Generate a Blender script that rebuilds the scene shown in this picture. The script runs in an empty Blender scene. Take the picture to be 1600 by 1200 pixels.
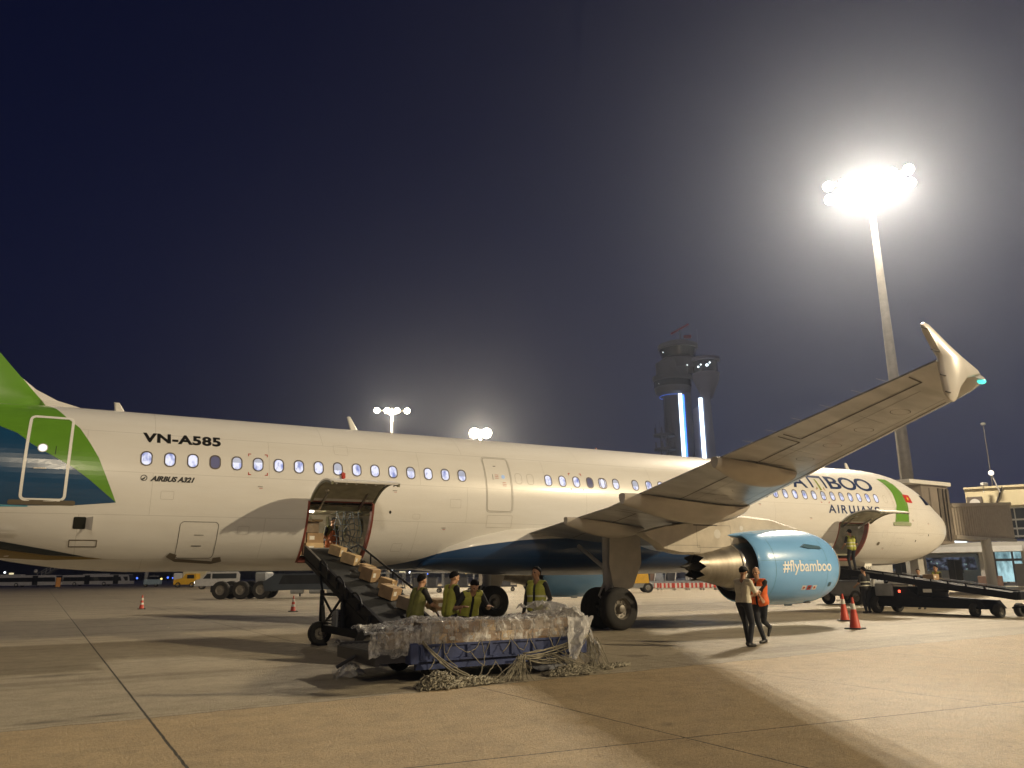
import bpy, bmesh, math, random
import numpy as np
from mathutils import Vector, Matrix
rnd = random.Random(7)
SC = bpy.context.scene
COL = SC.collection
R = math.radians
PI = math.pi

# ------------------------------------------------------------------ camera
CAM = Vector((-35.8752, -22.8971, 1.5712))
yaw, pit, rol, FPX = .5140, .2386, -.0120, 1221.5
F = Vector((math.sin(yaw)*math.cos(pit), math.cos(yaw)*math.cos(pit), math.sin(pit)))
Rt = Vector((math.cos(yaw), -math.sin(yaw), 0)); Up = Rt.cross(F)
R2 = Rt*math.cos(rol)+Up*math.sin(rol); U2 = -Rt*math.sin(rol)+Up*math.cos(rol)
cd = bpy.data.cameras.new('camera'); cam = bpy.data.objects.new('camera', cd); COL.objects.link(cam)
cam.matrix_world = Matrix(((R2.x, U2.x, -F.x, CAM.x), (R2.y, U2.y, -F.y, CAM.y), (R2.z, U2.z, -F.z, CAM.z), (0, 0, 0, 1)))
cd.sensor_width = 36; cd.lens = 36*FPX/1600; cd.clip_end = 6000; cd.clip_start = .1
SC.camera = cam

# ------------------------------------------------------------------ sky
wd = bpy.data.worlds.new('World'); SC.world = wd; wd.use_nodes = True
wn = wd.node_tree.nodes; wl = wd.node_tree.links; wn.clear()
sky = wn.new('ShaderNodeTexSky'); sky.sky_type = 'NISHITA'; sky.sun_disc = False
sky.sun_elevation = R(-3); sky.sun_rotation = R(250); sky.air_density = 1.2; sky.dust_density = .6; sky.ozone_density = 3
bg = wn.new('ShaderNodeBackground'); bg.inputs[1].default_value = .27
wo = wn.new('ShaderNodeOutputWorld'); tm_ = wn.new('ShaderNodeMix'); tm_.data_type = 'RGBA'; tm_.blend_type = 'MULTIPLY'; tm_.inputs[0].default_value = 1; tm_.inputs[7].default_value = (.22, .48, 1.25, 1)   # deep navy night air
wl.new(sky.outputs[0], tm_.inputs[6]); 
# glow low in the sky; its stronger +x side paints in lamp haze and flare
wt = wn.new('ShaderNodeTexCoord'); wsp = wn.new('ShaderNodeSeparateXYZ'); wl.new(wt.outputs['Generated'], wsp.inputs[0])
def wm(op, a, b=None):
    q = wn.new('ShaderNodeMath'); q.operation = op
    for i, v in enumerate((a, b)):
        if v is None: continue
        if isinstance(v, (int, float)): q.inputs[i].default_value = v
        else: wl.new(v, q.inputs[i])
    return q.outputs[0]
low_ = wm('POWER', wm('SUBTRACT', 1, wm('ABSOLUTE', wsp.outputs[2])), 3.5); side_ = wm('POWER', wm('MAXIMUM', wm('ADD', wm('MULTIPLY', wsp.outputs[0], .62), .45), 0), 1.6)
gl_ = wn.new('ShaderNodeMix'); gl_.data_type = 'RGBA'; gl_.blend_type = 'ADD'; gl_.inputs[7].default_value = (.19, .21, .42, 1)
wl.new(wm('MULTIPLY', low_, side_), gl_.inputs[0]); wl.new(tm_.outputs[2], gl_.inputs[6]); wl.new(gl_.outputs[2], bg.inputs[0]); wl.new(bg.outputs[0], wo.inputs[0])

# ------------------------------------------------------------------ lamps (floodlight masts and an added fill)
def lamp(name, loc, power, col=(1, .80, .52), radius=.35, aim=None, cone=120):
    l = bpy.data.lights.new(name, 'SPOT' if aim else 'POINT'); l.energy = power*.55; l.color = col; l.shadow_soft_size = radius
    o = bpy.data.objects.new(name, l); o.location = loc; COL.objects.link(o)
    if aim: l.spot_size = R(cone); l.spot_blend = .2; o.rotation_euler = (Vector(aim)-Vector(loc)).to_track_quat('-Z', 'Y').to_euler()
    return o
MAST_A = Vector((23.9, 17.2, 35.3))      # big mast beyond the nose
MAST_B = Vector((18.7, 84.0, 22.8))      # mast just over the fuselage
MAST_C = Vector((6.2, 89.5, 26.1))
FILL_E = Vector((-46.0, -96.0, 46.0))    # soft fill lamp added behind the photographer, out of frame, no mast built
MAST_D = Vector((11.0, -47.0, 25.3))     # mast of the next stand, out of frame to the right, lights the near side
for k in (-1, 0, 1):
    lamp('floodlight_beam', MAST_A+Vector((.55, -.83, 0))*k*2.0+Vector((-.5, -.4, -.9)), 102000, (1, .85, .64), .35)
lamp('floodlight_beam', MAST_B+Vector((-.6, -.8, -.6)), 60000, (1, .80, .52))
lamp('floodlight_beam', MAST_C+Vector((-.4, -.8, -.8)), 20000, (1, .82, .56))
lamp('floodlight_beam', MAST_D, 218000, (1, .80, .505), .45, aim=(-22, -9, 0), cone=80)
lamp('floodlight_beam', FILL_E, 150000, (1, .82, .56), 2.5, aim=(-24, -7, 0), cone=60)  # unseen wide soft lamp, added to fill the near side
SC.view_settings.view_transform = 'Standard'; SC.view_settings.look = 'None'
SC.view_settings.exposure = 0; SC.view_settings.gamma = 1
SC.cycles.sample_clamp_indirect = 2; SC.cycles.max_bounces = 6; SC.cycles.volume_bounces = 0
SC.cycles.transparent_max_bounces = 12; SC.cycles.use_denoising = True

# ------------------------------------------------------------------ materials
MATS = {}
def M(name, col, rough=.6, metal=0, var=.12, vs=3., bump=0, bs=40., spec=.5, coat=0, emit=None, es=0, stretch=None, rv=0):
    if name in MATS: return MATS[name]
    m = bpy.data.materials.new(name); m.use_nodes = True; MATS[name] = m
    n = m.node_tree.nodes; l = m.node_tree.links; b = n['Principled BSDF']
    b.inputs['Roughness'].default_value = rough; b.inputs['Metallic'].default_value = metal
    b.inputs['Specular IOR Level'].default_value = spec; b.inputs['Coat Weight'].default_value = coat
    b.inputs['Coat Roughness'].default_value = .12
    b.inputs['Base Color'].default_value = (*col, 1)
    tc = n.new('ShaderNodeTexCoord'); src = tc.outputs['Object']
    if stretch:
        mp = n.new('ShaderNodeMapping'); mp.inputs['Scale'].default_value = stretch; l.new(src, mp.inputs[0]); src = mp.outputs[0]
    if var:
        no = n.new('ShaderNodeTexNoise'); no.inputs['Scale'].default_value = vs; no.inputs['Detail'].default_value = 5; l.new(src, no.inputs[0])
        mx = n.new('ShaderNodeMix'); mx.data_type = 'RGBA'
        mx.inputs[6].default_value = (*[c*(1-var) for c in col], 1); mx.inputs[7].default_value = (*[min(1, c*(1+var)) for c in col], 1)
        cr = n.new('ShaderNodeMapRange'); cr.inputs[1].default_value = .3; cr.inputs[2].default_value = .7
        l.new(no.outputs[0], cr.inputs[0]); l.new(cr.outputs[0], mx.inputs[0]); l.new(mx.outputs[2], b.inputs['Base Color'])
        if rv:
            r_ = n.new('ShaderNodeMapRange'); r_.inputs[1].default_value = .3; r_.inputs[2].default_value = .7
            r_.inputs[3].default_value = rough-rv; r_.inputs[4].default_value = rough+rv
            l.new(no.outputs[0], r_.inputs[0]); l.new(r_.outputs[0], b.inputs['Roughness'])
    if bump:
        n2 = n.new('ShaderNodeTexNoise'); n2.inputs['Scale'].default_value = bs; n2.inputs['Detail'].default_value = 4; l.new(src, n2.inputs[0])
        bp = n.new('ShaderNodeBump'); bp.inputs['Strength'].default_value = bump; bp.inputs['Distance'].default_value = .02
        l.new(n2.outputs[0], bp.inputs['Height']); l.new(bp.outputs[0], b.inputs['Normal'])
    if emit:
        b.inputs['Emission Color'].default_value = (*emit, 1); b.inputs['Emission Strength'].default_value = es
        if es > 5: m.cycles.emission_sampling = 'NONE'
    return m

class NT:                                     # tiny node-building helper
    def __init__(s, m): s.n = m.node_tree.nodes; s.l = m.node_tree.links
    def mt(s, op, a, b=None, c=None, clamp=False):
        q = s.n.new('ShaderNodeMath'); q.operation = op; q.use_clamp = clamp
        for i, v in enumerate((a, b, c)):
            if v is None: continue
            if isinstance(v, (int, float)): q.inputs[i].default_value = v
            else: s.l.new(v, q.inputs[i])
        return q.outputs[0]
    def mix(s, f, a, b):
        q = s.n.new('ShaderNodeMix'); q.data_type = 'RGBA'
        if isinstance(f, (int, float)): q.inputs[0].default_value = f
        else: s.l.new(f, q.inputs[0])
        for i, v in ((6, a), (7, b)):
            if isinstance(v, tuple): q.inputs[i].default_value = (*v, 1)
            else: s.l.new(v, q.inputs[i])
        return q.outputs[2]
    def noise(s, src, sc, det=5, rough=.55, lo=.3, hi=.7):
        q = s.n.new('ShaderNodeTexNoise'); q.inputs['Scale'].default_value = sc; q.inputs['Detail'].default_value = det
        q.inputs['Roughness'].default_value = rough; s.l.new(src, q.inputs[0])
        r = s.n.new('ShaderNodeMapRange'); r.inputs[1].default_value = lo; r.inputs[2].default_value = hi; s.l.new(q.outputs[0], r.inputs[0])
        return r.outputs[0]
    def line(s, v, x0, w):                    # 1 within w of x0
        d = s.mt('ABSOLUTE', s.mt('SUBTRACT', v, x0)); return s.mt('LESS_THAN', d, w)

# ------------------------------------------------------------------ mesh helpers
class MB:
    def __init__(s): s.v = []; s.f = []; s.m = []
    def add(s, vs, fs, mi=0):
        o = len(s.v); s.v += [tuple(v) for v in vs]
        for f in fs: s.f.append(tuple(i+o for i in f)); s.m.append(mi)
        return s
    def box(s, c, size, rot=None, mi=0, bev=0):
        hx, hy, hz = [a/2 for a in size]
        if bev:
            b = bev; P = []; sg = ((-1, -1), (1, -1), (1, 1), (-1, 1))
            for z, k in ((-hz, 1), (-hz+b, 0), (hz-b, 0), (hz, 1)):
                for (a, e) in sg:
                    x0, y0 = a*(hx-b*k), e*(hy-b*k)
                    if k: P += [Vector((a*(hx-b), e*(hy-b), z))]*1+[Vector((a*(hx-b), e*(hy-b), z))]*1
                    elif a*e > 0: P += [Vector((a*hx, e*(hy-b), z)), Vector((a*(hx-b), e*hy, z))]
                    else: P += [Vector((a*(hx-b), e*hy, z)), Vector((a*hx, e*(hy-b), z))]
            fs = [tuple(range(7, -1, -1)), tuple(range(24, 32))]
            for r in range(3):
                for i in range(8): j = (i+1) % 8; fs.append((r*8+i, r*8+j, r*8+8+j, r*8+8+i))
            vs = P
        else:
            vs = [Vector((x, y, z)) for x in (-hx, hx) for y in (-hy, hy) for z in (-hz, hz)]
            fs = [(0, 1, 3, 2), (4, 6, 7, 5), (0, 4, 5, 1), (2, 3, 7, 6), (0, 2, 6, 4), (1, 5, 7, 3)]
        if rot is not None: vs = [rot @ v for v in vs]
        c = Vector(c); return s.add([v+c for v in vs], fs, mi)
    def bar(s, a, b, w, h, mi=0):             # rectangular bar a->b
        a = Vector(a); b = Vector(b); d = b-a; L = d.length; d.normalize()
        up = Vector((0, 0, 1)) if abs(d.z) < .95 else Vector((0, 1, 0))
        y = up.cross(d).normalized(); z = d.cross(y)
        rot = Matrix((d, y, z)).transposed(); return s.box((a+b)/2, (L, w, h), rot, mi)
    def cyl(s, a, b, r0, r1=None, n=12, mi=0, cap=True):
        r1 = r0 if r1 is None else r1
        a = Vector(a); b = Vector(b); d = (b-a).normalized()
        u = d.orthogonal().normalized(); w = d.cross(u); vs = []
        for p, r in ((a, r0), (b, r1)):
            vs += [p+(u*math.cos(2*PI*i/n)+w*math.sin(2*PI*i/n))*r for i in range(n)]
        fs = [(i, (i+1) % n, n+(i+1) % n, n+i) for i in range(n)]
        if cap: fs += [tuple(range(n-1, -1, -1)), tuple(range(n, 2*n))]
        return s.add(vs, fs, mi)
    def tube(s, pts, r, n=6, mi=0):
        pts = [Vector(p) for p in pts]; vs = []; u = None
        for i, p in enumerate(pts):
            d = (pts[min(i+1, len(pts)-1)]-pts[max(i-1, 0)])
            d = d.normalized() if d.length > 1e-9 else Vector((0, 0, 1))
            u = d.orthogonal().normalized() if u is None else (u-d*u.dot(d)).normalized() if (u-d*u.dot(d)).length > 1e-6 else d.orthogonal().normalized()
            w = d.cross(u); rr = r[i] if isinstance(r, (list, tuple)) else r
            vs += [p+(u*math.cos(2*PI*k/n)+w*math.sin(2*PI*k/n))*rr for k in range(n)]
        fs = [(i*n+k, i*n+(k+1) % n, (i+1)*n+(k+1) % n, (i+1)*n+k) for i in range(len(pts)-1) for k in range(n)]
        fs += [tuple(range(n-1, -1, -1)), tuple(range((len(pts)-1)*n, len(pts)*n))]
        return s.add(vs, fs, mi)
    def lathe(s, prof, c, axis='x', n=48, mi=0, zig=None, mis=None):   # prof: (a, r) along axis
        vs = []; c = Vector(c)
        for j, (a, r) in enumerate(prof):
            for i in range(n):
                t = 2*PI*i/n; aa = a
                if zig and zig[j]: aa = a+zig[j]*abs(((i*9/n) % 1)*2-1)
                if axis == 'x': vs.append(c+Vector((aa, r*math.cos(t), r*math.sin(t))))
                elif axis == 'y': vs.append(c+Vector((r*math.cos(t), aa, r*math.sin(t))))
                else: vs.append(c+Vector((r*math.cos(t), r*math.sin(t), aa)))
        for j in range(len(prof)-1):
            s.add([], []); o = len(s.v)
            m_ = mis[j] if mis else mi
            for i in range(n):
                s.f.append((o+j*n+i, o+j*n+(i+1) % n, o+(j+1)*n+(i+1) % n, o+(j+1)*n+i)); s.m.append(m_)
        s.v += [tuple(v) for v in vs]; return s
    def loft(s, rings, close=True, cap=False, mi=0, mif=None):
        n = len(rings[0]); o = len(s.v)
        for r in rings: s.v += [tuple(p) for p in r]
        for j in range(len(rings)-1):
            for i in range(n if close else n-1):
                s.f.append((o+j*n+i, o+j*n+(i+1) % n, o+(j+1)*n+(i+1) % n, o+(j+1)*n+i)); s.m.append(mif(j, i) if mif else mi)
        if cap:
            s.f.append(tuple(o+i for i in range(n-1, -1, -1))); s.m.append(mi)
            s.f.append(tuple(o+(len(rings)-1)*n+i for i in range(n))); s.m.append(mi)
        return s
    def prism(s, poly, fn, mi=0):             # poly 2d pts; fn(u,v,k) -> 3d for k=0,1
        n = len(poly); vs = [fn(u, v, 0) for u, v in poly]+[fn(u, v, 1) for u, v in poly]
        fs = [tuple(range(n)), tuple(range(2*n-1, n-1, -1))]+[(i, n+i, n+(i+1) % n, (i+1) % n) for i in range(n)]
        return s.add(vs, fs, mi)
    def sph(s, c, r, n=12, mi=0):
        if not isinstance(r, (tuple, list)): r = (r, r, r)
        c = Vector(c); rings = []
        for j in range(1, n):
            p = PI*j/n; rings.append([c+Vector((r[0]*math.sin(p)*math.cos(2*PI*i/n), r[1]*math.sin(p)*math.sin(2*PI*i/n), r[2]*math.cos(p))) for i in range(n)])
        o = len(s.v); s.loft(rings, mi=mi); k = len(s.v)
        s.v += [tuple(c+Vector((0, 0, r[2]))), tuple(c-Vector((0, 0, r[2])))]
        for i in range(n):
            s.f.append((k, o+(i+1) % n, o+i)[::-1]); s.m.append(mi)
            s.f.append((k+1, o+(n-2)*n+i, o+(n-2)*n+(i+1) % n)[::-1]); s.m.append(mi)
        return s
    def build(s, name, mats, parent=None, world=False, smooth=None, fix=True, loc=None, rot=None):
        me = bpy.data.meshes.new(name)
        off = Vector((0, 0, 0))
        if world and parent is not None:
            p = parent
            while p is not None: off += p.location; p = p.parent
        vs = [(v[0]-off.x, v[1]-off.y, v[2]-off.z) for v in s.v] if world else s.v
        me.from_pydata(vs, [], s.f)
        if not isinstance(mats, (list, tuple)): mats = [mats]
        for m in mats: me.materials.append(m)
        if len(mats) > 1: me.polygons.foreach_set('material_index', s.m)
        if fix:
            bm = bmesh.new(); bm.from_mesh(me); bmesh.ops.remove_doubles(bm, verts=bm.verts, dist=1e-5)
            bmesh.ops.recalc_face_normals(bm, faces=bm.faces); bm.to_mesh(me); bm.free()
        me.update()
        if smooth:
            me.polygons.foreach_set('use_smooth', [True]*len(me.polygons))
            if smooth is not True: me.set_sharp_from_angle(angle=R(smooth))
        o = bpy.data.objects.new(name, me); COL.objects.link(o)
        if parent is not None: o.parent = parent
        if loc is not None: o.location = loc
        if rot is not None: o.rotation_euler = rot
        return o

def tag(o, label=None, cat=None, group=None, kind=None):
    for k, v in (('label', label), ('category', cat), ('group', group), ('kind', kind)):
        if v: o[k] = v
    return o
def thing(name, label, cat, loc=(0, 0, 0), rz=0, group=None, kind=None):
    o = bpy.data.objects.new(name, None); o.empty_display_size = .2; COL.objects.link(o)
    o.location = loc; o.rotation_euler = (0, 0, rz); return tag(o, label, cat, group, kind)
def kids(o): return [c for c in bpy.data.objects if c.parent == o]
def copy_tree(o, parent=None, **kw):
    c = o.copy(); COL.objects.link(c); c.parent = parent
    for ch in kids(o): copy_tree(ch, c)
    for k, v in kw.items(): c[k] = v
    return c
def pchip(xs, ys):
    xs = np.array(xs, float); ys = np.array(ys, float); h = np.diff(xs); d = np.diff(ys)/h; m = np.zeros(len(xs))
    m[0] = d[0]; m[-1] = d[-1]
    for i in range(1, len(xs)-1):
        if d[i-1]*d[i] > 0: m[i] = 2*d[i-1]*d[i]/(d[i-1]+d[i])
    def f(x):
        x = min(max(x, xs[0]), xs[-1]); i = min(int(np.searchsorted(xs, x, 'right'))-1, len(h)-1); t = (x-xs[i])/h[i]
        return float((2*t**3-3*t*t+1)*ys[i]+(t**3-2*t*t+t)*h[i]*m[i]+(-2*t**3+3*t*t)*ys[i+1]+(t**3-t*t)*h[i]*m[i+1])
    return f
def rrect(cx, cz, w, h, r, n=6, skew=0):
    pts = []
    for (sx, sz, a0) in ((1, 1, 0), (-1, 1, 90), (-1, -1, 180), (1, -1, 270)):
        for i in range(n+1):
            a = R(a0+90*i/n); z = sz*(h/2-r)+r*math.sin(a)
            pts.append((cx+sx*(w/2-r)+r*math.cos(a)+skew*z, cz+z))
    return pts

# ------------------------------------------------------------------ ground
def ground_mat():
    m = bpy.data.materials.new('apron_concrete'); m.use_nodes = True; t = NT(m); b = t.n['Principled BSDF']
    tc = t.n.new('ShaderNodeTexCoord'); P = tc.outputs['Object']
    sp = t.n.new('ShaderNodeSeparateXYZ'); t.l.new(P, sp.inputs[0]); X, Y = sp.outputs[0], sp.outputs[1]
    big = t.noise(P, .09, 4); med = t.noise(P, .8, 6, .6); fine = t.noise(P, 28, 3, .6, .25, .75); grit = t.noise(P, 140, 2, .5, .3, .7)
    # seam between the tan paving near the camera and the grey slabs beyond
    v = t.mt('SUBTRACT', Y, t.mt('MULTIPLY', X, .045)); wob = t.mt('MULTIPLY', t.noise(P, 1.7, 4), .12)
    seam = t.mt('GREATER_THAN', t.mt('ADD', v, wob), -10.72)
    tan = t.mix(med, (.52, .385, .215), (.64, .49, .285)); gry = t.mix(med, (.56, .50, .38), (.68, .61, .47))
    gry = t.mix(t.mt('MULTIPLY', big, .30), gry, (.36, .29, .19))
    col = t.mix(seam, tan, gry)
    col = t.mix(t.mt('MULTIPLY', fine, .55), col, (.17, .13, .085))
    col = t.mix(t.mt('MULTIPLY', t.mt('GREATER_THAN', grit, .80), .4), col, (.62, .54, .4))
    cell = t.n.new('ShaderNodeTexWhiteNoise'); cell.noise_dimensions = '2D'; cv = t.n.new('ShaderNodeCombineXYZ')
    t.l.new(t.mt('FLOOR', t.mt('DIVIDE', t.mt('ADD', t.mt('ADD', X, t.mt('MULTIPLY', Y, .018)), 35.03-2.18), 4.36)), cv.inputs[0]); t.l.new(t.mt('FLOOR', t.mt('DIVIDE', t.mt('ADD', v, 10.6-2.25), 4.5)), cv.inputs[1]); t.l.new(cv.outputs[0], cell.inputs['Vector'])
    col = t.mix(t.mt('MULTIPLY', t.mt('MULTIPLY', cell.outputs['Value'], seam), .16), col, (.24, .20, .14))
    # rubber and oil marks: stretched dark streaks along the taxi direction, a few blots
    mp = t.n.new('ShaderNodeMapping'); mp.inputs['Scale'].default_value = (.035, .5, 1); t.l.new(P, mp.inputs[0])
    streak = t.noise(mp.outputs[0], 1.6, 4, .6, .50, .72); col = t.mix(t.mt('MULTIPLY', t.mt('MULTIPLY', streak, seam), .60), col, (.13, .10, .07))
    col = t.mix(t.mt('MULTIPLY', t.noise(P, 3.1, 6, .7, .42, .75), .46), col, (.16, .125, .08)); blot = t.noise(P, .55, 3, .5, .70, .74); col = t.mix(t.mt('MULTIPLY', blot, .55), col, (.09, .075, .055))
    spots = t.noise(P, 4.2, 2, .5, .76, .80); col = t.mix(t.mt('MULTIPLY', spots, .5), col, (.08, .065, .05))
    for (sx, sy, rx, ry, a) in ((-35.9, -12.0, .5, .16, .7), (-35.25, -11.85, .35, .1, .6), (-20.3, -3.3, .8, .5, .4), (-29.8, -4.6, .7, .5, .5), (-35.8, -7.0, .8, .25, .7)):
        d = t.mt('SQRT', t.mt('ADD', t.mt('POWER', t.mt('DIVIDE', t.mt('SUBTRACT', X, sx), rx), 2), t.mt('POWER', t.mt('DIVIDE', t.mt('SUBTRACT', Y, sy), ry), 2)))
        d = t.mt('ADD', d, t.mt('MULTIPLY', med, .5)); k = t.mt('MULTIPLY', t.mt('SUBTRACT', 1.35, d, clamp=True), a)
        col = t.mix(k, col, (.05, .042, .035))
    # slab joints
    wv = t.mt('MULTIPLY', t.noise(P, 6, 3), .012)
    u = t.mt('ADD', t.mt('ADD', X, t.mt('MULTIPLY', Y, .018)), wv); j = None
    for x0, w in ((-35.03, .015), (-30.68, .011), (-26.3, .008), (-21.9, .01), (-17.5, .01)):
        q = t.line(u, x0, w); j = q if j is None else t.mt('MAXIMUM', j, q)
    ug = t.mt('ABSOLUTE', t.mt('SUBTRACT', t.mt('FRACT', t.mt('DIVIDE', t.mt('ADD', u, 35.03), 4.36)), .5)); jg = t.mt('MULTIPLY', t.mt('MULTIPLY', t.mt('GREATER_THAN', ug, .4975), seam), .45)
    w2 = t.mt('ADD', t.mt('ADD', Y, t.mt('MULTIPLY', X, .115)), wv); q = t.mt('MULTIPLY', t.line(w2, -20.03, .012), t.mt('SUBTRACT', 1, seam)); j = t.mt('MAXIMUM', j, q)
    vg = t.mt('ABSOLUTE', t.mt('SUBTRACT', t.mt('FRACT', t.mt('DIVIDE', t.mt('ADD', v, 10.6), 4.5)), .5)); vg = t.mt('MULTIPLY', t.mt('MULTIPLY', t.mt('GREATER_THAN', vg, .4975), seam), .5)
    edge = t.mt('MULTIPLY', t.line(t.mt('ADD', v, wob), -10.72, .014), .7)
    col = t.mix(t.mt('MAXIMUM', edge, t.mt('MAXIMUM', t.mt('MAXIMUM', jg, vg), j)), col, (.035, .03, .022))
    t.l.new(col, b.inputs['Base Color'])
    rg = t.n.new('ShaderNodeMapRange'); rg.inputs[3].default_value = .46; rg.inputs[4].default_value = .74
    t.l.new(t.mt('MULTIPLY', big, t.mt('ADD', .5, t.mt('MULTIPLY', med, .5))), rg.inputs[0]); t.l.new(t.mt('SUBTRACT', rg.outputs[0], t.mt('MULTIPLY', t.mt('GREATER_THAN', t.noise(P, 55, 2, .5, .3, .7), .84), .30)), b.inputs['Roughness'])
    bp = t.n.new('ShaderNodeBump'); bp.inputs['Strength'].default_value = .9; bp.inputs['Distance'].default_value = .02
    t.l.new(t.mt('ADD', t.mt('MULTIPLY', fine, .6), t.mt('ADD', t.mt('MULTIPLY', grit, .5), t.mt('MULTIPLY', med, .5))), bp.inputs['Height']); t.l.new(bp.outputs[0], b.inputs['Normal'])
    return m
g = MB(); g.add([(-1500, -400, 0), (1600, -400, 0), (1600, 1600, 0), (-1500, 1600, 0)], [(0, 1, 2, 3)])
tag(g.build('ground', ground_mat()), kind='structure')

# ------------------------------------------------------------------ airliner: shape functions (x = 0 at the nose, tail at -44.5)
ZC = 3.8088
_top = pchip([0, .15, .4, .8, 1.3, 1.9, 2.5, 3.2, 4.0, 5.0, 6.2, 36, 39, 42, 44.4], [-.50, -.16, .06, .32, .56, .82, 1.27, 1.64, 1.88, 2.02, 2.07, 2.07, 1.98, 1.68, 1.35])
_bot = pchip([0, .15, .4, .8, 1.3, 1.9, 2.5, 3.2, 4.0, 5.0, 6.2, 34.2, 35.4, 36.4, 37.3, 38.6, 40, 42, 44.4], [-.50, -.84, -1.07, -1.32, -1.54, -1.72, -1.85, -1.95, -2.02, -2.06, -2.07, -2.07, -2.02, -1.9, -1.74, -1.42, -.98, -.25, .8])
_hw = pchip([0, .15, .4, .8, 1.3, 1.9, 2.5, 3.2, 4.0, 5.0, 6.2, 34.4, 36, 37.5, 39, 41, 43, 44.4], [.02, .38, .66, .97, 1.24, 1.47, 1.65, 1.80, 1.90, 1.955, 1.975, 1.975, 1.945, 1.85, 1.64, 1.22, .68, .22])
_mid = pchip([0, 1, 3, 6.2, 34.2, 36, 38, 41, 44.4], [-.50, -.42, -.2, 0, 0, .05, .22, .65, 1.08])
def surfy(x, z):                              # starboard half-breadth at station x, height z
    s = -x; t, b, w, m = _top(s), _bot(s), _hw(s), _mid(s); d = z-ZC-m
    q = d/(t-m) if d > 0 else d/(b-m)
    return w*math.sqrt(max(0, 1-q*q))
def ring(s, n=96):
    t, b, w, m = _top(s), _bot(s), _hw(s), _mid(s); P = []
    for i in range(n):
        a = 2*PI*i/n; c = math.cos(a); P.append((-s, -w*math.sin(a), ZC+m+((t-m) if c > 0 else (m-b))*c))
    return P                                  # index grows from the crown down the starboard side
def normal_off(x, z, off):
    e = .01; y = surfy(x, z); hx = (surfy(x+e, z)-surfy(x-e, z))/(2*e); hz = (surfy(x, z+e)-surfy(x, z-e))/(2*e)
    n = Vector((-hx, -1, -hz)).normalized(); return Vector((x, -y, z))+n*off
A = thing('airliner', 'white passenger jet with green and blue tail, parked nose to the right', 'airliner')

def bisect_grid(bm, ax, step):
    vals = [v.co[ax] for v in bm.verts]
    if not vals: return
    a, b = min(vals), max(vals); k = math.floor(a/step)+1
    while k*step < b-1e-4:
        co = [0, 0, 0]; no = [0, 0, 0]; co[ax] = k*step; no[ax] = 1
        bmesh.ops.bisect_plane(bm, geom=bm.verts[:]+bm.edges[:]+bm.faces[:], plane_co=co, plane_no=no); k += 1
def fill_bm(loops):
    bm = bmesh.new()
    for lp in loops:
        vs = [bm.verts.new((u, v, 0)) for u, v in lp]
        for i in range(len(vs)): bm.edges.new((vs[i], vs[(i+1) % len(vs)]))
    bmesh.ops.triangle_fill(bm, use_beauty=True, edges=bm.edges[:]); return bm
def decal(name, loops, mat, off=.004, parent=None, bm=None, sx=.6, sz=.11, fn=None, thick=0, orient=(0, -1, 0)):
    bm = bm or fill_bm(loops)
    bisect_grid(bm, 1, sz)
    if sx: bisect_grid(bm, 0, sx)
    f = fn or (lambda u, v, o: normal_off(u, v, o))
    for v in bm.verts: v.co = f(v.co.x, v.co.y, off)
    bm.normal_update()
    avg = Vector((0, 0, 0))
    for q in bm.faces: avg += q.normal*q.calc_area()
    if avg.dot(Vector(orient)) < 0: bmesh.ops.reverse_faces(bm, faces=bm.faces[:])
    if thick:
        bm.normal_update(); base = {v: v.normal.copy() for v in bm.verts}
        r = bmesh.ops.extrude_face_region(bm, geom=bm.faces[:])
        for v in r['geom']:
            if isinstance(v, bmesh.types.BMVert): v.co += Vector(orient)*thick
    me = bpy.data.meshes.new(name); bm.to_mesh(me); bm.free(); me.materials.append(mat)
    o = bpy.data.objects.new(name, me); COL.objects.link(o); o.parent = parent if parent is not None else A
    return o
def text_bm(s, size=1, bold=0, shear=0, spacing=1, sx=1, x0=0, y0=0):
    cu = bpy.data.curves.new('t', 'FONT'); cu.body = s; cu.size = size; cu.offset = bold; cu.shear = shear; cu.space_character = spacing; cu.resolution_u = 4
    ob = bpy.data.objects.new('t', cu); COL.objects.link(ob)
    dg = bpy.context.evaluated_depsgraph_get(); dg.update(); me = bpy.data.meshes.new_from_object(ob.evaluated_get(dg))
    bm = bmesh.new(); bm.from_mesh(me); bpy.data.objects.remove(ob); bpy.data.meshes.remove(me); bpy.data.curves.remove(cu)
    bmesh.ops.dissolve_limit(bm, angle_limit=.001, verts=bm.verts[:], edges=bm.edges[:]); bmesh.ops.triangulate(bm, faces=[f for f in bm.faces if len(f.verts) > 4])
    w = max((v.co.x for v in bm.verts), default=0)
    for v in bm.verts: v.co.x = v.co.x*sx+x0; v.co.y += y0
    return bm, w*sx
def text_fit(name, s, x0, x1, z0, h, mat, bold=.01, shear=0, off=.006, fn=None, parent=None, spacing=1, slope=0, orient=(0, -1, 0)):
    bm, w = text_bm(s, 1, bold, shear, spacing)
    xs = [v.co.x for v in bm.verts]; ys = [v.co.y for v in bm.verts]
    caps = max(ys) if max(ys) < .75 else max(ys); mn = min(0, min(ys))
    for v in bm.verts:
        u = (v.co.x-min(xs))/(max(xs)-min(xs)); v.co.x = x0+u*(x1-x0); v.co.y = z0+v.co.y/caps*h+slope*u
    return decal(name, None, mat, off=off, bm=bm, fn=fn, parent=parent, sx=.3, orient=orient)

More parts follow.
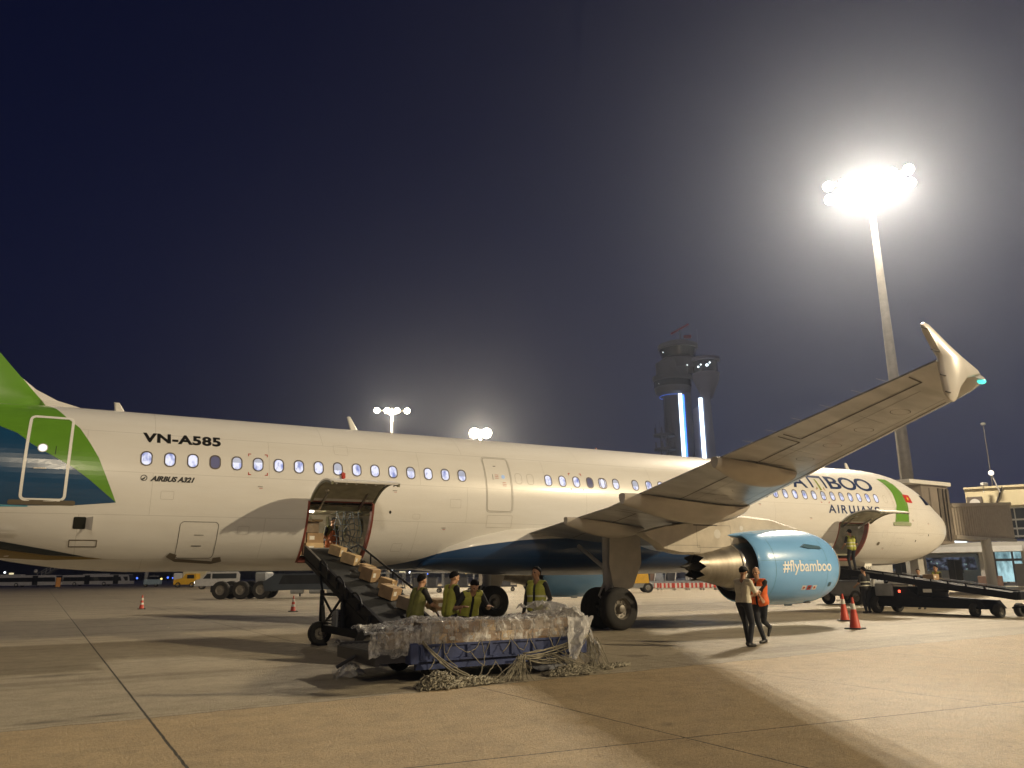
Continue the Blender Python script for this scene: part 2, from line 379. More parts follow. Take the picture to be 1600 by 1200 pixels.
# ---- paint
CURVE = [(-28.9, 1.70), (-27.6, 1.86), (-26.98, 1.97), (-25.93, 2.26), (-24.74, 2.46), (-22.89, 2.62), (-20.5, 2.62), (-18.68, 2.27), (-16.95, 2.14), (-16.32, 1.99), (-15.2, 1.80), (-14.2, 1.70)]
def fuselage_mat():
    m = bpy.data.materials.new('white_aircraft_paint'); m.use_nodes = True; t = NT(m); b = t.n['Principled BSDF']
    tc = t.n.new('ShaderNodeTexCoord'); P = tc.outputs['Object']
    sp = t.n.new('ShaderNodeSeparateXYZ'); t.l.new(P, sp.inputs[0]); X, Z = sp.outputs[0], sp.outputs[2]
    mr = t.n.new('ShaderNodeMapRange'); mr.inputs[1].default_value = -29; mr.inputs[2].default_value = -14; t.l.new(X, mr.inputs[0])
    fc = t.n.new('ShaderNodeFloatCurve'); c = fc.mapping.curves[0]; pts = [((x+29)/15, (z-1.5)/1.5) for x, z in CURVE]
    c.points[0].location = pts[0]; c.points[1].location = pts[-1]
    for p in pts[1:-1]: c.points.new(*p)
    fc.mapping.update(); t.l.new(mr.outputs[0], fc.inputs['Value'])
    edge = t.mt('ADD', t.mt('MULTIPLY', fc.outputs[0], 1.5), 1.5)
    blue = t.mt('LESS_THAN', Z, edge); ins = t.mt('MULTIPLY', t.mt('GREATER_THAN', X, -28.95), t.mt('LESS_THAN', X, -14.1)); blue = t.mt('MULTIPLY', blue, ins)
    mp = t.n.new('ShaderNodeMapping'); mp.inputs['Scale'].default_value = (.25, 1, 1.6); t.l.new(P, mp.inputs[0])
    dirt = t.noise(mp.outputs[0], 1.3, 6, .6); white = t.mix(t.mt('MULTIPLY', dirt, .5), (.74, .735, .72), (.66, .645, .61))
    low = t.mt('MULTIPLY', t.noise(mp.outputs[0], 3.1, 5, .65, .45, .8), .18); white = t.mix(low, white, (.50, .46, .40))
    col = t.mix(blue, white, (.011, .048, .135))
    # skin joints
    cb = t.n.new('ShaderNodeCombineXYZ'); t.l.new(X, cb.inputs[0]); t.l.new(Z, cb.inputs[1])
    br = t.n.new('ShaderNodeTexBrick'); br.inputs['Scale'].default_value = 1; br.inputs['Brick Width'].default_value = 4.27; br.inputs['Row Height'].default_value = 1.02
    br.inputs['Mortar Size'].default_value = .006; br.inputs['Mortar Smooth'].default_value = 0; br.offset = .35; t.l.new(cb.outputs[0], br.inputs['Vector'])
    col = t.mix(t.mt('MULTIPLY', br.outputs['Fac'], .32), col, (.2, .19, .17)); t.l.new(col, b.inputs['Base Color'])
    b.inputs['Roughness'].default_value = .34; b.inputs['Coat Weight'].default_value = .35; b.inputs['Coat Roughness'].default_value = .10
    nz = t.n.new('ShaderNodeTexNoise'); nz.inputs['Scale'].default_value = 1.1; nz.inputs['Detail'].default_value = 2; t.l.new(P, nz.inputs[0])
    bp = t.n.new('ShaderNodeBump'); bp.inputs['Strength'].default_value = .25; bp.inputs['Distance'].default_value = .02; t.l.new(nz.outputs[0], bp.inputs['Height']); t.l.new(bp.outputs[0], b.inputs['Normal'])
    return m
SKIN = fuselage_mat()
WHITE = M('white_paint', (.72, .71, .69), .35, coat=.3, var=.05)
GREEN = M('leaf_green_paint', (.125, .30, .028), .3, coat=.4, var=.05)
NAVY = M('tail_blue_paint', (.010, .060, .150), .28, coat=.5, var=.05)
TEALP = M('light_blue_paint', (.10, .36, .50), .3, coat=.3, var=.04)
BLK = M('black_marking', (.012, .012, .012), .4, var=0)
INK = M('navy_lettering', (.012, .03, .11), .35, var=0)
LINE = M('door_seam_grey', (.34, .32, .29), .5, var=0)
LGREY = M('pale_grey_trim', (.62, .61, .58), .4, var=.04)
DARK = M('dark_rubber_seal', (.035, .033, .03), .6, var=.1)
REDM = M('red_marking', (.42, .035, .02), .45, var=.05)
STEEL = M('bare_metal', (.55, .53, .50), .28, metal=1, var=.08)
GREYMET = M('grey_gear_paint', (.42, .42, .41), .4, var=.1, bump=.1)

# ---- fuselage
ss = sorted(set([0, .03, .08, .15, .25, .4, .6, .8, 1.05, 1.3, 1.6, 1.9, 2.2, 2.5, 2.85, 3.2, 3.6, 4.0, 4.5, 5, 5.6, 6.2, 7.5, 9.25, 28.5, 30.3]+[10+i for i in range(0, 25)]+[34.5, 35, 35.5, 36, 36.5, 37, 37.5, 38, 38.6, 39.3, 40, 41, 42, 43, 44, 44.4]))
mb = MB(); NR = 96; rings = [ring(max(s, .004)) for s in ss]
def hole(j, i):
    th = (i+.5)*360/NR; s = (ss[j]+ss[j+1])/2
    return (28.5 < s < 30.3 and 97.5 < th < 153.75) or (7.5 < s < 9.25 and 101.25 < th < 153.75)
o0 = 0
for r_ in rings: mb.v += r_
for j in range(len(rings)-1):
    for i in range(NR):
        if not hole(j, i): mb.f.append((j*NR+i, j*NR+(i+1) % NR, (j+1)*NR+(i+1) % NR, (j+1)*NR+i)); mb.m.append(0)
mb.f.append(tuple(range(NR))); mb.m.append(0); mb.f.append(tuple(range((len(rings)-1)*NR+NR-1, (len(rings)-1)*NR-1, -1))); mb.m.append(0)
fus = mb.build('fuselage', SKIN, A, smooth=35)
# belly fairing
bx = [13.4, 13.8, 14.6, 15.8, 17.5, 19.5, 21.5, 23, 24.2, 25.2, 26.0, 26.6]
bz = [1.80, 1.72, 1.62, 1.56, 1.53, 1.52, 1.52, 1.54, 1.58, 1.64, 1.70, 1.78]
bw = [1.0, 1.3, 1.66, 1.92, 2.06, 2.12, 2.12, 2.08, 1.98, 1.80, 1.52, 1.0]
bt = [1.9, 2.3, 2.8, 3.1, 3.25, 3.3, 3.3, 3.28, 3.2, 2.95, 2.6, 1.95]
rg = []
for s, zb, w, zt in zip(bx, bz, bw, bt):
    m_ = (zb*.42+zt*.58); P = []
    for i in range(48):
        a = 2*PI*i/48; ca, sa = math.cos(a), math.sin(a); p_ = .72
        y = w*math.copysign(abs(sa)**p_, sa); z = m_+(zt-m_ if ca > 0 else m_-zb)*math.copysign(abs(ca)**(.8 if ca < 0 else 1), ca)
        P.append((-s, -y, z))
    rg.append(P)
MB().loft(rg, cap=True).build('belly_fairing', SKIN, A, smooth=40)

# ---- cargo door openings: rims, hold interiors, raised doors
LINER = M('hold_liner', (.30, .27, .21), .7, var=.35, vs=2.5, bump=.5, bs=8)
RIM = M('door_rim_red_brown', (.20, .045, .03), .6, var=.2)
FRM = M('green_primer_frame', (.20, .20, .13), .6, var=.2)
def opening(s0, s1, th0, th1, hx0, hx1, name):
    def pt(s, th, k): a = R(th); return Vector((-s, -(1.975-k)*math.sin(a), ZC+(2.07-k)*math.cos(a)))
    mb = MB(); n = 12
    for s in (s0, s1):
        rr = [[pt(s+ds, th0+(th1-th0)*i/n, k) for ds, k in ((-.03, -.006), (.03, -.006), (.03, .16), (-.03, .16))] for i in range(n+1)]; mb.loft(rr, cap=True)
    for th in (th0, th1):
        mb.loft([[pt(s, th+dt, k) for dt, k in ((-.8, -.006), (.8, -.006), (.8, .14), (-.8, .14))] for s in (s0+.03, s1-.03)], cap=True)
    mb.build('door_rim', RIM, A, smooth=40)
    # hold: floor, ceiling, far wall, ends
    prof = [(-1.04, 2.13), (1.04, 2.13), (1.55, 2.75), (1.78, 3.2), (1.80, 3.46), (-1.88, 3.46)]
    sec = MB(); n = len(prof)
    for x in (-hx0, -hx1): sec.v += [(x, y, z) for y, z in prof]
    for i in range(n-1): sec.f.append((i, i+1, n+i+1, n+i)); sec.m.append(0)
    sec.f += [tuple(range(n)), tuple(range(2*n-1, n-1, -1))]; sec.m += [0, 0]
    h = sec.build('cargo_hold', LINER, A, fix=False)
    rb = MB()
    for x in np.arange(-hx1+.3, -hx0, .53):
        rb.box((x, -.2, 3.47), (.05, 3.1, .07)); rb.bar((x, 1.75, 3.4), (x, 1.58, 2.75), .05, .06)
    rb.box((-(s0+s1)/2, -.98, 2.19), (s1-s0+.6, .08, .06)); rb.box((-(s0+s1)/2, -1.60, 3.38), (s1-s0-.1, .10, .12)); rb.box((-(s0+s1)/2, -1.0, 3.42), (s1-s0+1.4, .16, .10))
    rb.build('frame_rib', FRM, h)
    lx = -(s0+s1)/2-.45; MB().box((lx, -.2, 3.40), (.3, .12, .05)).build('hold_lamp', M('hold_lamp_glow', (1, .95, .85), .4, var=0, emit=(1, .93, .8), es=6), h)
    lamp('hold_light', (lx, -.2, 3.33), 150 if name == 'aft' else 60, (1, .85, .62), .08)
    # doorway frame posts seen inside
opening(28.5, 30.3, 97.5, 153.75, 26.9, 32.2, 'aft')
opening(7.5, 9.25, 101.25, 153.75, 6.6, 11.2, 'fwd')
def cargo_door(s0, s1, th0, th1, tip):
    hin = Vector((0, -1.985*math.sin(R(th0)), ZC+2.08*math.cos(R(th0)))); arc = []
    n = 14
    for i in range(n+1):
        a = R(th0+(th1-th0)*i/n); arc.append(Vector((0, -1.975*math.sin(a), ZC+2.07*math.cos(a)))-hin)
    ch = arc[-1]; a0 = math.atan2(ch.z, ch.y); tgt = Vector((0, tip[0], tip[1]))-hin; a1 = math.atan2(tgt.z, tgt.y); rot = Matrix.Rotation(a1-a0, 3, 'X')
    base = hin+Vector((0, -.05, .03)); pts = [rot @ p for p in arc]
    # inner side must face down: find normals
    def shell(th_out, th_in, x0, x1):
        R_ = []
        for i, p in enumerate(pts):
            t = (pts[min(i+1, n)]-pts[max(i-1, 0)]).normalized(); nn = Vector((0, -t.z, t.y))
            if nn.z < 0: nn = -nn
            R_.append([base+p+nn*k+Vector((x, 0, 0)) for k, x in ((th_out, x0), (th_out, x1), (-th_in, x1), (-th_in, x0))])
        return R_
    d = MB().loft(shell(.02, .02, -s1, -s0), cap=True).build('cargo_door', SKIN, A, smooth=40)
    L = MB().loft(shell(-.021, .055, -s1+.07, -s0-.07)[1:-1], cap=True).build('door_lining', M('door_lining', (.36, .35, .26), .6, var=.25, vs=3, bump=.3, bs=6), d, smooth=40)
    for x in (-s1+.03, -s0-.03): MB().loft(shell(.012, .075, x-.028, x+.028), cap=True).build('edge_frame', FRM, d, smooth=40)
    R_ = shell(0, .07, -s1, -s0); e = R_[-1][0]
    for i in range(7):
        x = -s1+.15+(s1-s0-.3)*i/6; hk = MB(); hk.box((x, e.y+.06, e.z-.045), (.03, .05, .035)); hk.cyl((x-.02, e.y+.02, e.z-.05), (x+.02, e.y+.02, e.z-.05), .012, n=8); hk.build('latch_hook', STEEL, d)
    for x in (-s1+.35, -s0-.35):
        q = shell(0, .06, x, x)[3][3]; MB().bar(q, (x, -1.70, ZC+2.07*math.cos(R(th0))-.18), .05, .06).build('hinge_arm', STEEL, A)
    for f_ in (.3, .8):
        q = shell(0, .07, 0, 0)[int(n*f_)][3]; MB().sph((-s1+(.3 if f_ == .3 else 1.55), q.y, q.z), (.06, .06, .035), 8).build('door_lamp', LGREY, d, smooth=True)
    return d
cargo_door(28.5, 30.3, 97.5, 153.75, (-3.74, 3.80))
cargo_door(7.5, 9.25, 101.25, 153.75, (-3.62, 3.66))
stt = MB(); stt.tube([(-29.40, -1.93, 4.33), (-29.42, -2.0, 4.16), (-29.36, -2.10, 3.96), (-29.0, -2.4, 3.95)], .035, 8)
stt.box((-29.40, -1.95, 4.25), (.10, .08, .14)); stt.build('warning_strap', REDM, A)

# ---- wings
def chord(y):                                 # |y| -> (x_le, x_te, z, t/c)
    y = abs(y); le = -17.10-(y-1.975)*.5228
    te = -23.50-(y-1.975)*.06 if y < 6.4 else -23.765-(y-6.4)*.231
    if y > 16.4: le -= ((y-16.4)/.65)**2*.18
    z = 2.60+.0945*y; tc = .145-.035*min(1, y/8) if y < 8 else .11
    return le, te, z, tc
def foil(u, tc, up):                          # thickness distribution
    yt = 5*tc*(.2969*math.sqrt(u)-.126*u-.3516*u*u+.2843*u**3-.1036*u**4); return yt*(1.15 if up else -.85)
US = [0, .004, .015, .035, .07, .12, .2, .3, .4, .5, .6, .7, .72, .8, .9, 1]
def wing_pt(y, u, up, sgn):
    le, te, z, tc = chord(y); c = le-te; k = 1 if abs(y) < 16.9 else .6
    return Vector((le-c*u, sgn*abs(y), z-.13*(1-u)*(abs(y)/17)**2+c*foil(u, tc*k, up)+(-.012 if (not up and u >= .999) else 0)+(.012 if (up and u >= .999) else 0)))
def wing_low(x, y):
    le, te, z, tc = chord(y); c = le-te; u = min(max((le-x)/c, 0), 1); return z-.13*(1-u)*(abs(y)/17)**2+c*foil(u, tc, False)
WING = M('wing_grey_paint', (.40, .41, .43), .30, var=.28, vs=1.6, stretch=(.5, 1.6, 1), bump=.1, bs=3, coat=.2)
LEM = M('polished_leading_edge', (.62, .62, .62), .22, metal=1, var=.08)
SEAMW = M('wing_seam', (.07, .06, .05), .7, var=0)
FAIR = M('fairing_grey_paint', (.44, .405, .355), .38, var=.14, vs=2.5, stretch=(.5, 1, 1), coat=.15)
for sgn in (-1, 1):
    ys = [1.2, 1.975, 3, 4.5, 6.0, 6.4, 8, 10, 12, 14, 15.5, 16.4, 16.7, 16.9, 17.0, 17.05]
    rg = [[wing_pt(y, u, True, sgn) for u in US[::-1]]+[wing_pt(y, u, False, sgn) for u in US[1:]] for y in ys]
    n_ = len(US)
    w = MB().loft(rg, cap=True, mif=lambda j, i: 1 if n_-5 <= i <= n_+2 and j >= 5 else 0).build('wing', [WING, LEM], A, smooth=40)
    # control-surface seams, flap cut lines (thin recess strips on the lower skin)
    def strip(name, pts, wd):
        mb = MB()
        for (x0, y0), (x1, y1) in zip(pts, pts[1:]):
            k = max(2, int(math.hypot(x1-x0, y1-y0)/.4)); L_ = []; d = Vector((x1-x0, y1-y0, 0)).normalized(); nn = Vector((-d.y, d.x, 0))*wd
            for i in range(k+1):
                x = x0+(x1-x0)*i/k; y = y0+(y1-y0)*i/k; z = wing_low(x, y)-.004
                L_.append([Vector((x+nn.x, sgn*(y+nn.y), z)), Vector((x-nn.x, sgn*(y-nn.y), z))])
            mb.loft(L_, close=False)
        return mb.build(name, SEAMW, w, fix=False)
    def hx(y, u): le, te, _, _ = chord(y); return le-(le-te)*u
    strip('aileron_seam', [(hx(16.5, 1), 16.5), (hx(16.5, .74), 16.5), (hx(13.6, .74), 13.6), (hx(13.6, 1), 13.6)], .018)
    strip('flap_seam', [(hx(13.45, .98), 13.45), (hx(13.45, .70), 13.45), (hx(6.5, .70), 6.5), (hx(6.5, .99), 6.5)], .018)
    strip('inner_flap_seam', [(hx(6.3, .99), 6.3), (hx(6.3, .78), 6.3), (hx(2.3, .78), 2.3)], .02)
    strip('slat_seam', [(hx(16.2, .13), 16.2), (hx(6.6, .10), 6.6)], .010)
    # tank access panels and stringer lines
    for k in range(10):
        y = 7.0+.95*k; le, te, _, _ = chord(y); cx_ = le-(le-te)*.40; rr_ = .26-.010*k
        strip('access_panel', [(cx_+rr_*math.cos(2*PI*i/16), y+.13*math.sin(2*PI*i/16)) for i in range(17)], .005)
    strip('skin_joint', [(hx(16.3, .22), 16.3), (hx(6.8, .20), 6.8)], .004); strip('skin_joint', [(hx(16.3, .60), 16.3), (hx(6.8, .60), 6.8)], .004)
    for y in (8.9, 10.9, 13.0, 15.0): strip('skin_joint', [(hx(y, .14), y), (hx(y, .69), y+.05)], .004)
    strip('fuel_stain', [(hx(12.1, .45), 12.1), (hx(12.0, .80), 12.0)], .02); strip('fuel_stain', [(hx(9.3, .42), 9.3), (hx(9.25, .66), 9.25)], .015)
    # canoe fairings under the flaps
    for (yc, xa, xf, wd, dp) in ((11.72, -25.10, -22.85, .36, .40), (8.10, -24.60, -20.5, .46, .50), (4.75, -24.0, -21.3, .36, .40)):
        R_ = []; K = 18
        for k in range(K+1):
            t = k/K; x = xf+(xa-xf)*t; yy = yc
            hw_ = max(.02, wd*math.sin(PI*min(1, t/1.06))**.6*(1-.25*t)); dd = max(.02, dp*math.sin(PI*min(1, t/1.12))**.65*(1-.12*t))
            le, te, z0, _ = chord(yy); zt = wing_low(max(x, te+.02), yy) if x > te else wing_low(te+.02, yy)+.10*(x-te)*-0
            ztop = zt+.10*(x > te)+.03; P = []
            for i in range(20):
                a = 2*PI*i/20; P.append((x, sgn*(yy+hw_*math.sin(a)), (zt-.02)+(dd*-math.cos(a) if math.cos(a) > 0 else .05*-math.cos(a))))
            R_.append(P)
        MB().loft(R_, cap=True).build('flap_track_fairing', FAIR, w, smooth=50)
    # static wicks
    for y in (12.9, 13.6, 14.3, 15.0, 15.7, 16.2): le, te, z, _ = chord(y); MB().tube([(te+.03, sgn*y, z), (te-.26, sgn*y, z+.02)], .0025, 4).build('static_wick', GREYMET, w)
    # wing-tip fence
    fp = [(-26.46, 4.67), (-26.40, 4.70), (-26.31, 4.68), (-26.01, 4.50), (-25.66, 4.32), (-25.35, 4.18), (-25.30, 4.12), (-25.63, 4.04), (-25.82, 3.88), (-25.94, 3.71), (-26.0, 3.68), (-26.08, 3.70), (-26.14, 3.76), (-26.18, 4.09), (-26.18, 4.29), (-26.29, 4.42)]
    fc_ = MB(); cx, cz = -25.95, 4.15; n = len(fp)
    L3 = [[Vector((cx+(x-cx)*k, sgn*(17.06+o_), cz+(z-cz)*k)) for x, z in fp] for k, o_ in ((.86, -.045), (1, -.012), (1, .012), (.86, .045))]
    fc_.loft(L3, cap=True); fe = fc_.build('wingtip_fence', M('fence_paint', (.66, .65, .62), .32, var=.08, coat=.3), A, smooth=50)
    for z, x in ((4.60, -26.42), (4.32, -26.28), (4.0, -26.16), (3.78, -26.1)):
        MB().tube([(x+.12, sgn*17.09, z), (x-.10, sgn*17.1, z+.01)], .009, 5).build('static_wick', DARK, fe)
    nl = MB().sph((-25.17, sgn*17.0, 4.06), (.075, .05, .04), 10)
    nl.build('navigation_light', M('green_nav_glass' if sgn < 0 else 'red_nav_glass', (.1, .7, .55) if sgn < 0 else (.6, .05, .03), .2, var=0, emit=(.1, .9, .75) if sgn < 0 else (.9, .05, .02), es=1.2), w, smooth=True)

# ---- tailplane and fin
FZ = M('stabilizer_paint', (.62, .61, .58), .4, var=.06)
for sgn in (-1, 1):
    rg = []
    for y, xl, c, z in ((.3, -38.9, 4.1, 4.75), (1.2, -39.4, 3.7, 4.83), (6.2, -42.35, 1.55, 5.35)):
        rg.append([Vector((xl-c*u, sgn*y, z+c*foil(u, .10, True))) for u in US[::-1]]+[Vector((xl-c*u, sgn*y, z+c*foil(u, .10, False))) for u in US[1:]])
    MB().loft(rg, cap=True).build('tailplane', FZ, A, smooth=40)
fin = [(-35.68, 5.84), (-35.9, 5.90), (-36.41, 6.02), (-36.87, 6.25), (-37.28, 6.57), (-37.49, 6.80), (-37.80, 7.15), (-38.6, 8.1), (-41.55, 11.55), (-41.9, 11.75), (-43.6, 11.76), (-43.75, 11.6), (-42.7, 5.3), (-40, 5.3), (-36.5, 5.4)]
def fin_th(x, z):
    z = max(z, 5.3); le = -36.9-(z-6.3)*.79 if z > 6.3 else -35.7-(6.3-5.86 if z < 5.86 else z-5.86)*2.5
    te = -42.7-(z-5.3)*.165; u = min(max((le-x)/(le-te), 0), 1); c = (le-te); return .008+c*foil(u, .095, True)*.75+(.0 if u > 0 else 0)
bm = fill_bm([fin]); bisect_grid(bm, 0, .25); bisect_grid(bm, 1, .3); bm.verts.ensure_lookup_table()
fm = MB(); ff = [[v.index for v in f.verts] for f in bm.faces]; vv = [(v.co.x, v.co.y) for v in bm.verts]; bd = [[v.index for v in e.verts] for e in bm.edges if len(e.link_faces) == 1]; bm.free()
for sg in (-1, 1): fm.add([(x, sg*fin_th(x, z), z) for x, z in vv], ff)
N_ = len(vv); fm.f += [(a, b, b+N_, a+N_) for a, b in bd]; fm.m += [0]*len(bd)
def fin_mat():
    m = bpy.data.materials.new('fin_livery_paint'); m.use_nodes = True; t = NT(m); b = t.n['Principled BSDF']; tc = t.n.new('ShaderNodeTexCoord'); sp = t.n.new('ShaderNodeSeparateXYZ'); t.l.new(tc.outputs['Object'], sp.inputs[0])
    e = t.mt('ADD', sp.outputs[0], t.mt('MULTIPLY', t.mt('SUBTRACT', sp.outputs[2], 5.87), .865)); t.l.new(t.mix(t.mt('LESS_THAN', e, -36.66), (.72, .71, .69), (.125, .30, .028)), b.inputs['Base Color']); b.inputs['Roughness'].default_value = .3; b.inputs['Coat Weight'].default_value = .3; return m
FIN = fm.build('fin', fin_mat(), A, smooth=40)

# ---- tail swoosh on the fuselage side
G1 = [(-36.62, 5.80), (-36.4, 5.68), (-36.11, 5.37), (-35.84, 5.13), (-35.59, 4.75), (-35.37, 4.38), (-35.19, 3.97), (-34.91, 3.34)]
G2 = [(-37.46, 5.05), (-37.1, 4.90), (-36.77, 4.64), (-36.36, 4.40), (-35.88, 4.12), (-35.54, 3.87), (-35.22, 3.60)]
decal('tail_green_field', [G1+[(-35.22, 3.60)][:1]+G2[::-1][1:]+[(-38.6, 5.32), (-41, 5.62), (-42.5, 5.62), (-40, 5.66), (-38, 5.80)]], GREEN, off=.005, sx=.3)
decal('tail_blue_field', [[(-34.91, 3.34)]+[(x, z-.004) for x, z in G2[::-1]]+[(-38.6, 5.31), (-41, 5.60), (-42.0, 5.5), (-42.0, 4.6), (-40, 4.0), (-38.3, 3.42), (-37.23, 3.24), (-36.9, 3.22), (-35.79, 3.25)]], NAVY, off=.005, sx=.3)
decal('tail_light_sweep', [[(-36.7, 3.222), (-37.23, 3.235), (-38.3, 3.41), (-39.6, 3.86), (-39.6, 3.66), (-38.3, 3.28), (-37.3, 3.19), (-36.7, 3.20)]], TEALP, off=.0055, sx=.3)
decal('belly_blue_sweep', [[(-35.4, 2.10), (-36.2, 2.26), (-37.2, 2.45), (-38.6, 2.85), (-40.2, 3.35), (-40.2, 3.05), (-38.6, 2.62), (-37.2, 2.28), (-36.2, 2.14)]], M('deep_belly_blue', (.008, .02, .035), .4, var=0), off=.005, sx=.3, sz=.05)
decal('belly_gold_sweep', [[(-35.0, 2.05), (-35.4, 2.095), (-36.2, 2.135), (-37.2, 2.275), (-38.6, 2.615), (-40.2, 3.04), (-40.2, 2.94), (-38.6, 2.46), (-37.2, 2.09), (-36.2, 2.03)]], M('gold_sweep', (.22, .15, .03), .45, var=.05), off=.005, sx=.3, sz=.05)

# ---- doors
def outline(name, cx, cz, w, h, r, t, mat, off=.006, skew=0):
    return decal(name, [rrect(cx, cz, w, h, r, skew=skew), rrect(cx, cz, w-2*t, h-2*t, max(.01, r-t), skew=skew)], mat, off=off)
d4 = outline('rear_door', -36.43, 4.37, .94, 2.08, .13, .062, M('door_outline_white', (.82, .82, .80), .4, var=0), .010)
decal('door_window', [rrect(-36.55, 4.56, .17, .17, .08)], M('lit_port', (.6, .6, .62), .3, var=0, emit=(.85, .9, 1), es=1.0), .009, parent=d4)
decal('window_rim', [rrect(-36.55, 4.56, .21, .21, .1), rrect(-36.55, 4.56, .17, .17, .08)], LGREY, .010, parent=d4)
decal('door_handle', [rrect(-36.55, 4.06, .26, .06, .03)], LGREY, .012, parent=d4, thick=.01)
decal('vent_slot', [rrect(-36.28, 4.52, .014, .2, .005)], BLK, .009, parent=d4)
decal('door_sill', [rrect(-36.43, 3.30, 1.35, .11, .05)], M('sill_brown', (.13, .11, .08), .5, var=.1), .011)
d3 = outline('mid_door', -24.53, 4.24, .86, 1.66, .10, .018, LINE, .005)
outline('seal_line', -24.53, 4.24, .92, 1.72, .12, .006, DARK, .0045).parent = d3
decal('door_window', [rrect(-24.36, 4.47, .12, .12, .06)], M('port_glass', (.2, .3, .45), .2, var=0, emit=(.6, .75, 1), es=.4), .006, parent=d3)
decal('window_rim', [rrect(-24.36, 4.47, .18, .18, .09), rrect(-24.36, 4.47, .12, .12, .06)], DARK, .007, parent=d3)
decal('vent_slot', [rrect(-24.72, 4.45, .012, .17, .005)], DARK, .006, parent=d3)
for (x, z) in ((-24.58, 4.52), (-24.34, 4.29)):
    for k in range(3): decal('instruction_text', [rrect(x, z-.05*k, .13, .012, .004)], REDM, .006, parent=d3)
decal('instruction_text', [rrect(-24.60, 4.80, .09, .02, .005)], DARK, .006, parent=d3)
for x in (-23.82, -23.40):
    outline('blanked_window', x, 4.44, .24, .34, .10, .008, LINE, .004)
outline('access_panel', -24.50, 3.12, .86, .36, .03, .007, LINE, .004); outline('blanked_window', -6.20, 4.43, .23, .33, .1, .008, LINE)
bk = outline('bulk_door', -32.97, 2.50, .92, .88, .10, .012, DARK, .005)
decal('door_sill', [[(-33.62, 2.10), (-33.55, 2.20), (-33.38, 2.15), (-33.40, 2.06), (-32.50, 1.995), (-32.50, 2.08), (-32.32, 2.10), (-32.26, 1.99), (-32.5, 1.93), (-33.4, 1.985)]], M('sill_brown', (.13, .11, .08)), .012, sz=.05)
decal('vent_slot', [rrect(-32.97, 2.36, .24, .018, .006)], BLK, .007, parent=bk)
decal('vent_slot', [rrect(-32.95, 2.62, .22, .012, .004)], DARK, .007, parent=bk)
decal('outflow_valve', [rrect(-35.62, 2.86, .26, .27, .03)], M('outflow_dark', (.01, .012, .01), .6, var=0), .006)
of = MB(); p0 = normal_off(-35.49, 2.98, 0); p1 = normal_off(-35.49, 2.73, 0)
of.add([p0, p1, p1+Vector((.14, -.16, -.05)), p0+Vector((.14, -.14, .02))], [(0, 1, 2, 3), (3, 2, 1, 0)]); of.build('outflow_flap', WHITE, A, fix=False)
outline('service_panel', -35.50, 2.40, .60, .17, .02, .022, M('sill_brown', (.13, .11, .08)), .006)
ad = MB(); ad.prism([(-37.35, 2.62), (-36.95, 2.60), (-36.85, 2.67), (-37.2, 2.68)], lambda u, v, k: Vector((u, -surfy(u, v)-.12+.03*k, v))); ad.build('drain_mast', WHITE, A)
# cut-out frame mark round the front door, green band, flag, cockpit windows
GB = [(-5.81, 5.36), (-5.62, 5.10), (-5.50, 4.75), (-5.56, 4.2), (-5.74, 3.83), (-5.80, 3.50), (-4.86, 3.50), (-4.84, 3.83), (-4.74, 4.3), (-4.78, 4.8), (-4.95, 5.14), (-5.17, 5.36)]
decal('nose_green_band', [GB], GREEN, .005, sx=.2)
fsil = decal('door_sill', [rrect(-5.34, 3.42, 1.18, .14, .06)], M('sill_green_grey', (.30, .34, .22), .5, var=.1), .007, thick=.03)
outline('front_door', -5.30, 4.36, .84, 1.66, .1, .012, LINE, .0065)
fl = decal('national_flag', [[(-4.82, 4.70), (-4.36, 4.67), (-4.32, 4.33), (-4.80, 4.35)]], M('flag_red', (.50, .015, .015), .4, var=0), .006, sx=.1)
st = [(-4.57+.10*math.sin(2*PI*k/10)*(1 if k % 2 == 0 else .4), 4.515+.11*math.cos(2*PI*k/10)*(1 if k % 2 == 0 else .4)) for k in range(10)]
decal('flag_star', [st], M('flag_yellow', (.75, .55, .03), .4, var=0), .009, parent=fl, sx=.1)
GLASS = M('cockpit_glass', (.012, .014, .018), .08, var=0, coat=.5)
for pl in ([(-3.30, 4.72), (-2.86, 4.70), (-2.70, 4.32), (-3.20, 4.28)], [(-2.78, 4.70), (-2.42, 4.66), (-2.22, 4.34), (-2.62, 4.32)]):
    for sg in (-1, 1):
        decal('cockpit_window', [pl], GLASS, .008, sx=.1, fn=lambda u, v, o, sg=sg: Vector((normal_off(u, v, o).x, sg*abs(normal_off(u, v, o).y), normal_off(u, v, o).z)), orient=(0, sg, 0))
for sg in (-1, 1):
    q = [(-2.55, .10, 1.30), (-2.40, .86, 1.18), (-1.98, .80, .90), (-2.0, .08, 1.0)]
    MB().add([(x, sg*y, ZC+z-.015) for x, y, z in q], [(0, 1, 2, 3)]).build('windscreen', GLASS, A)

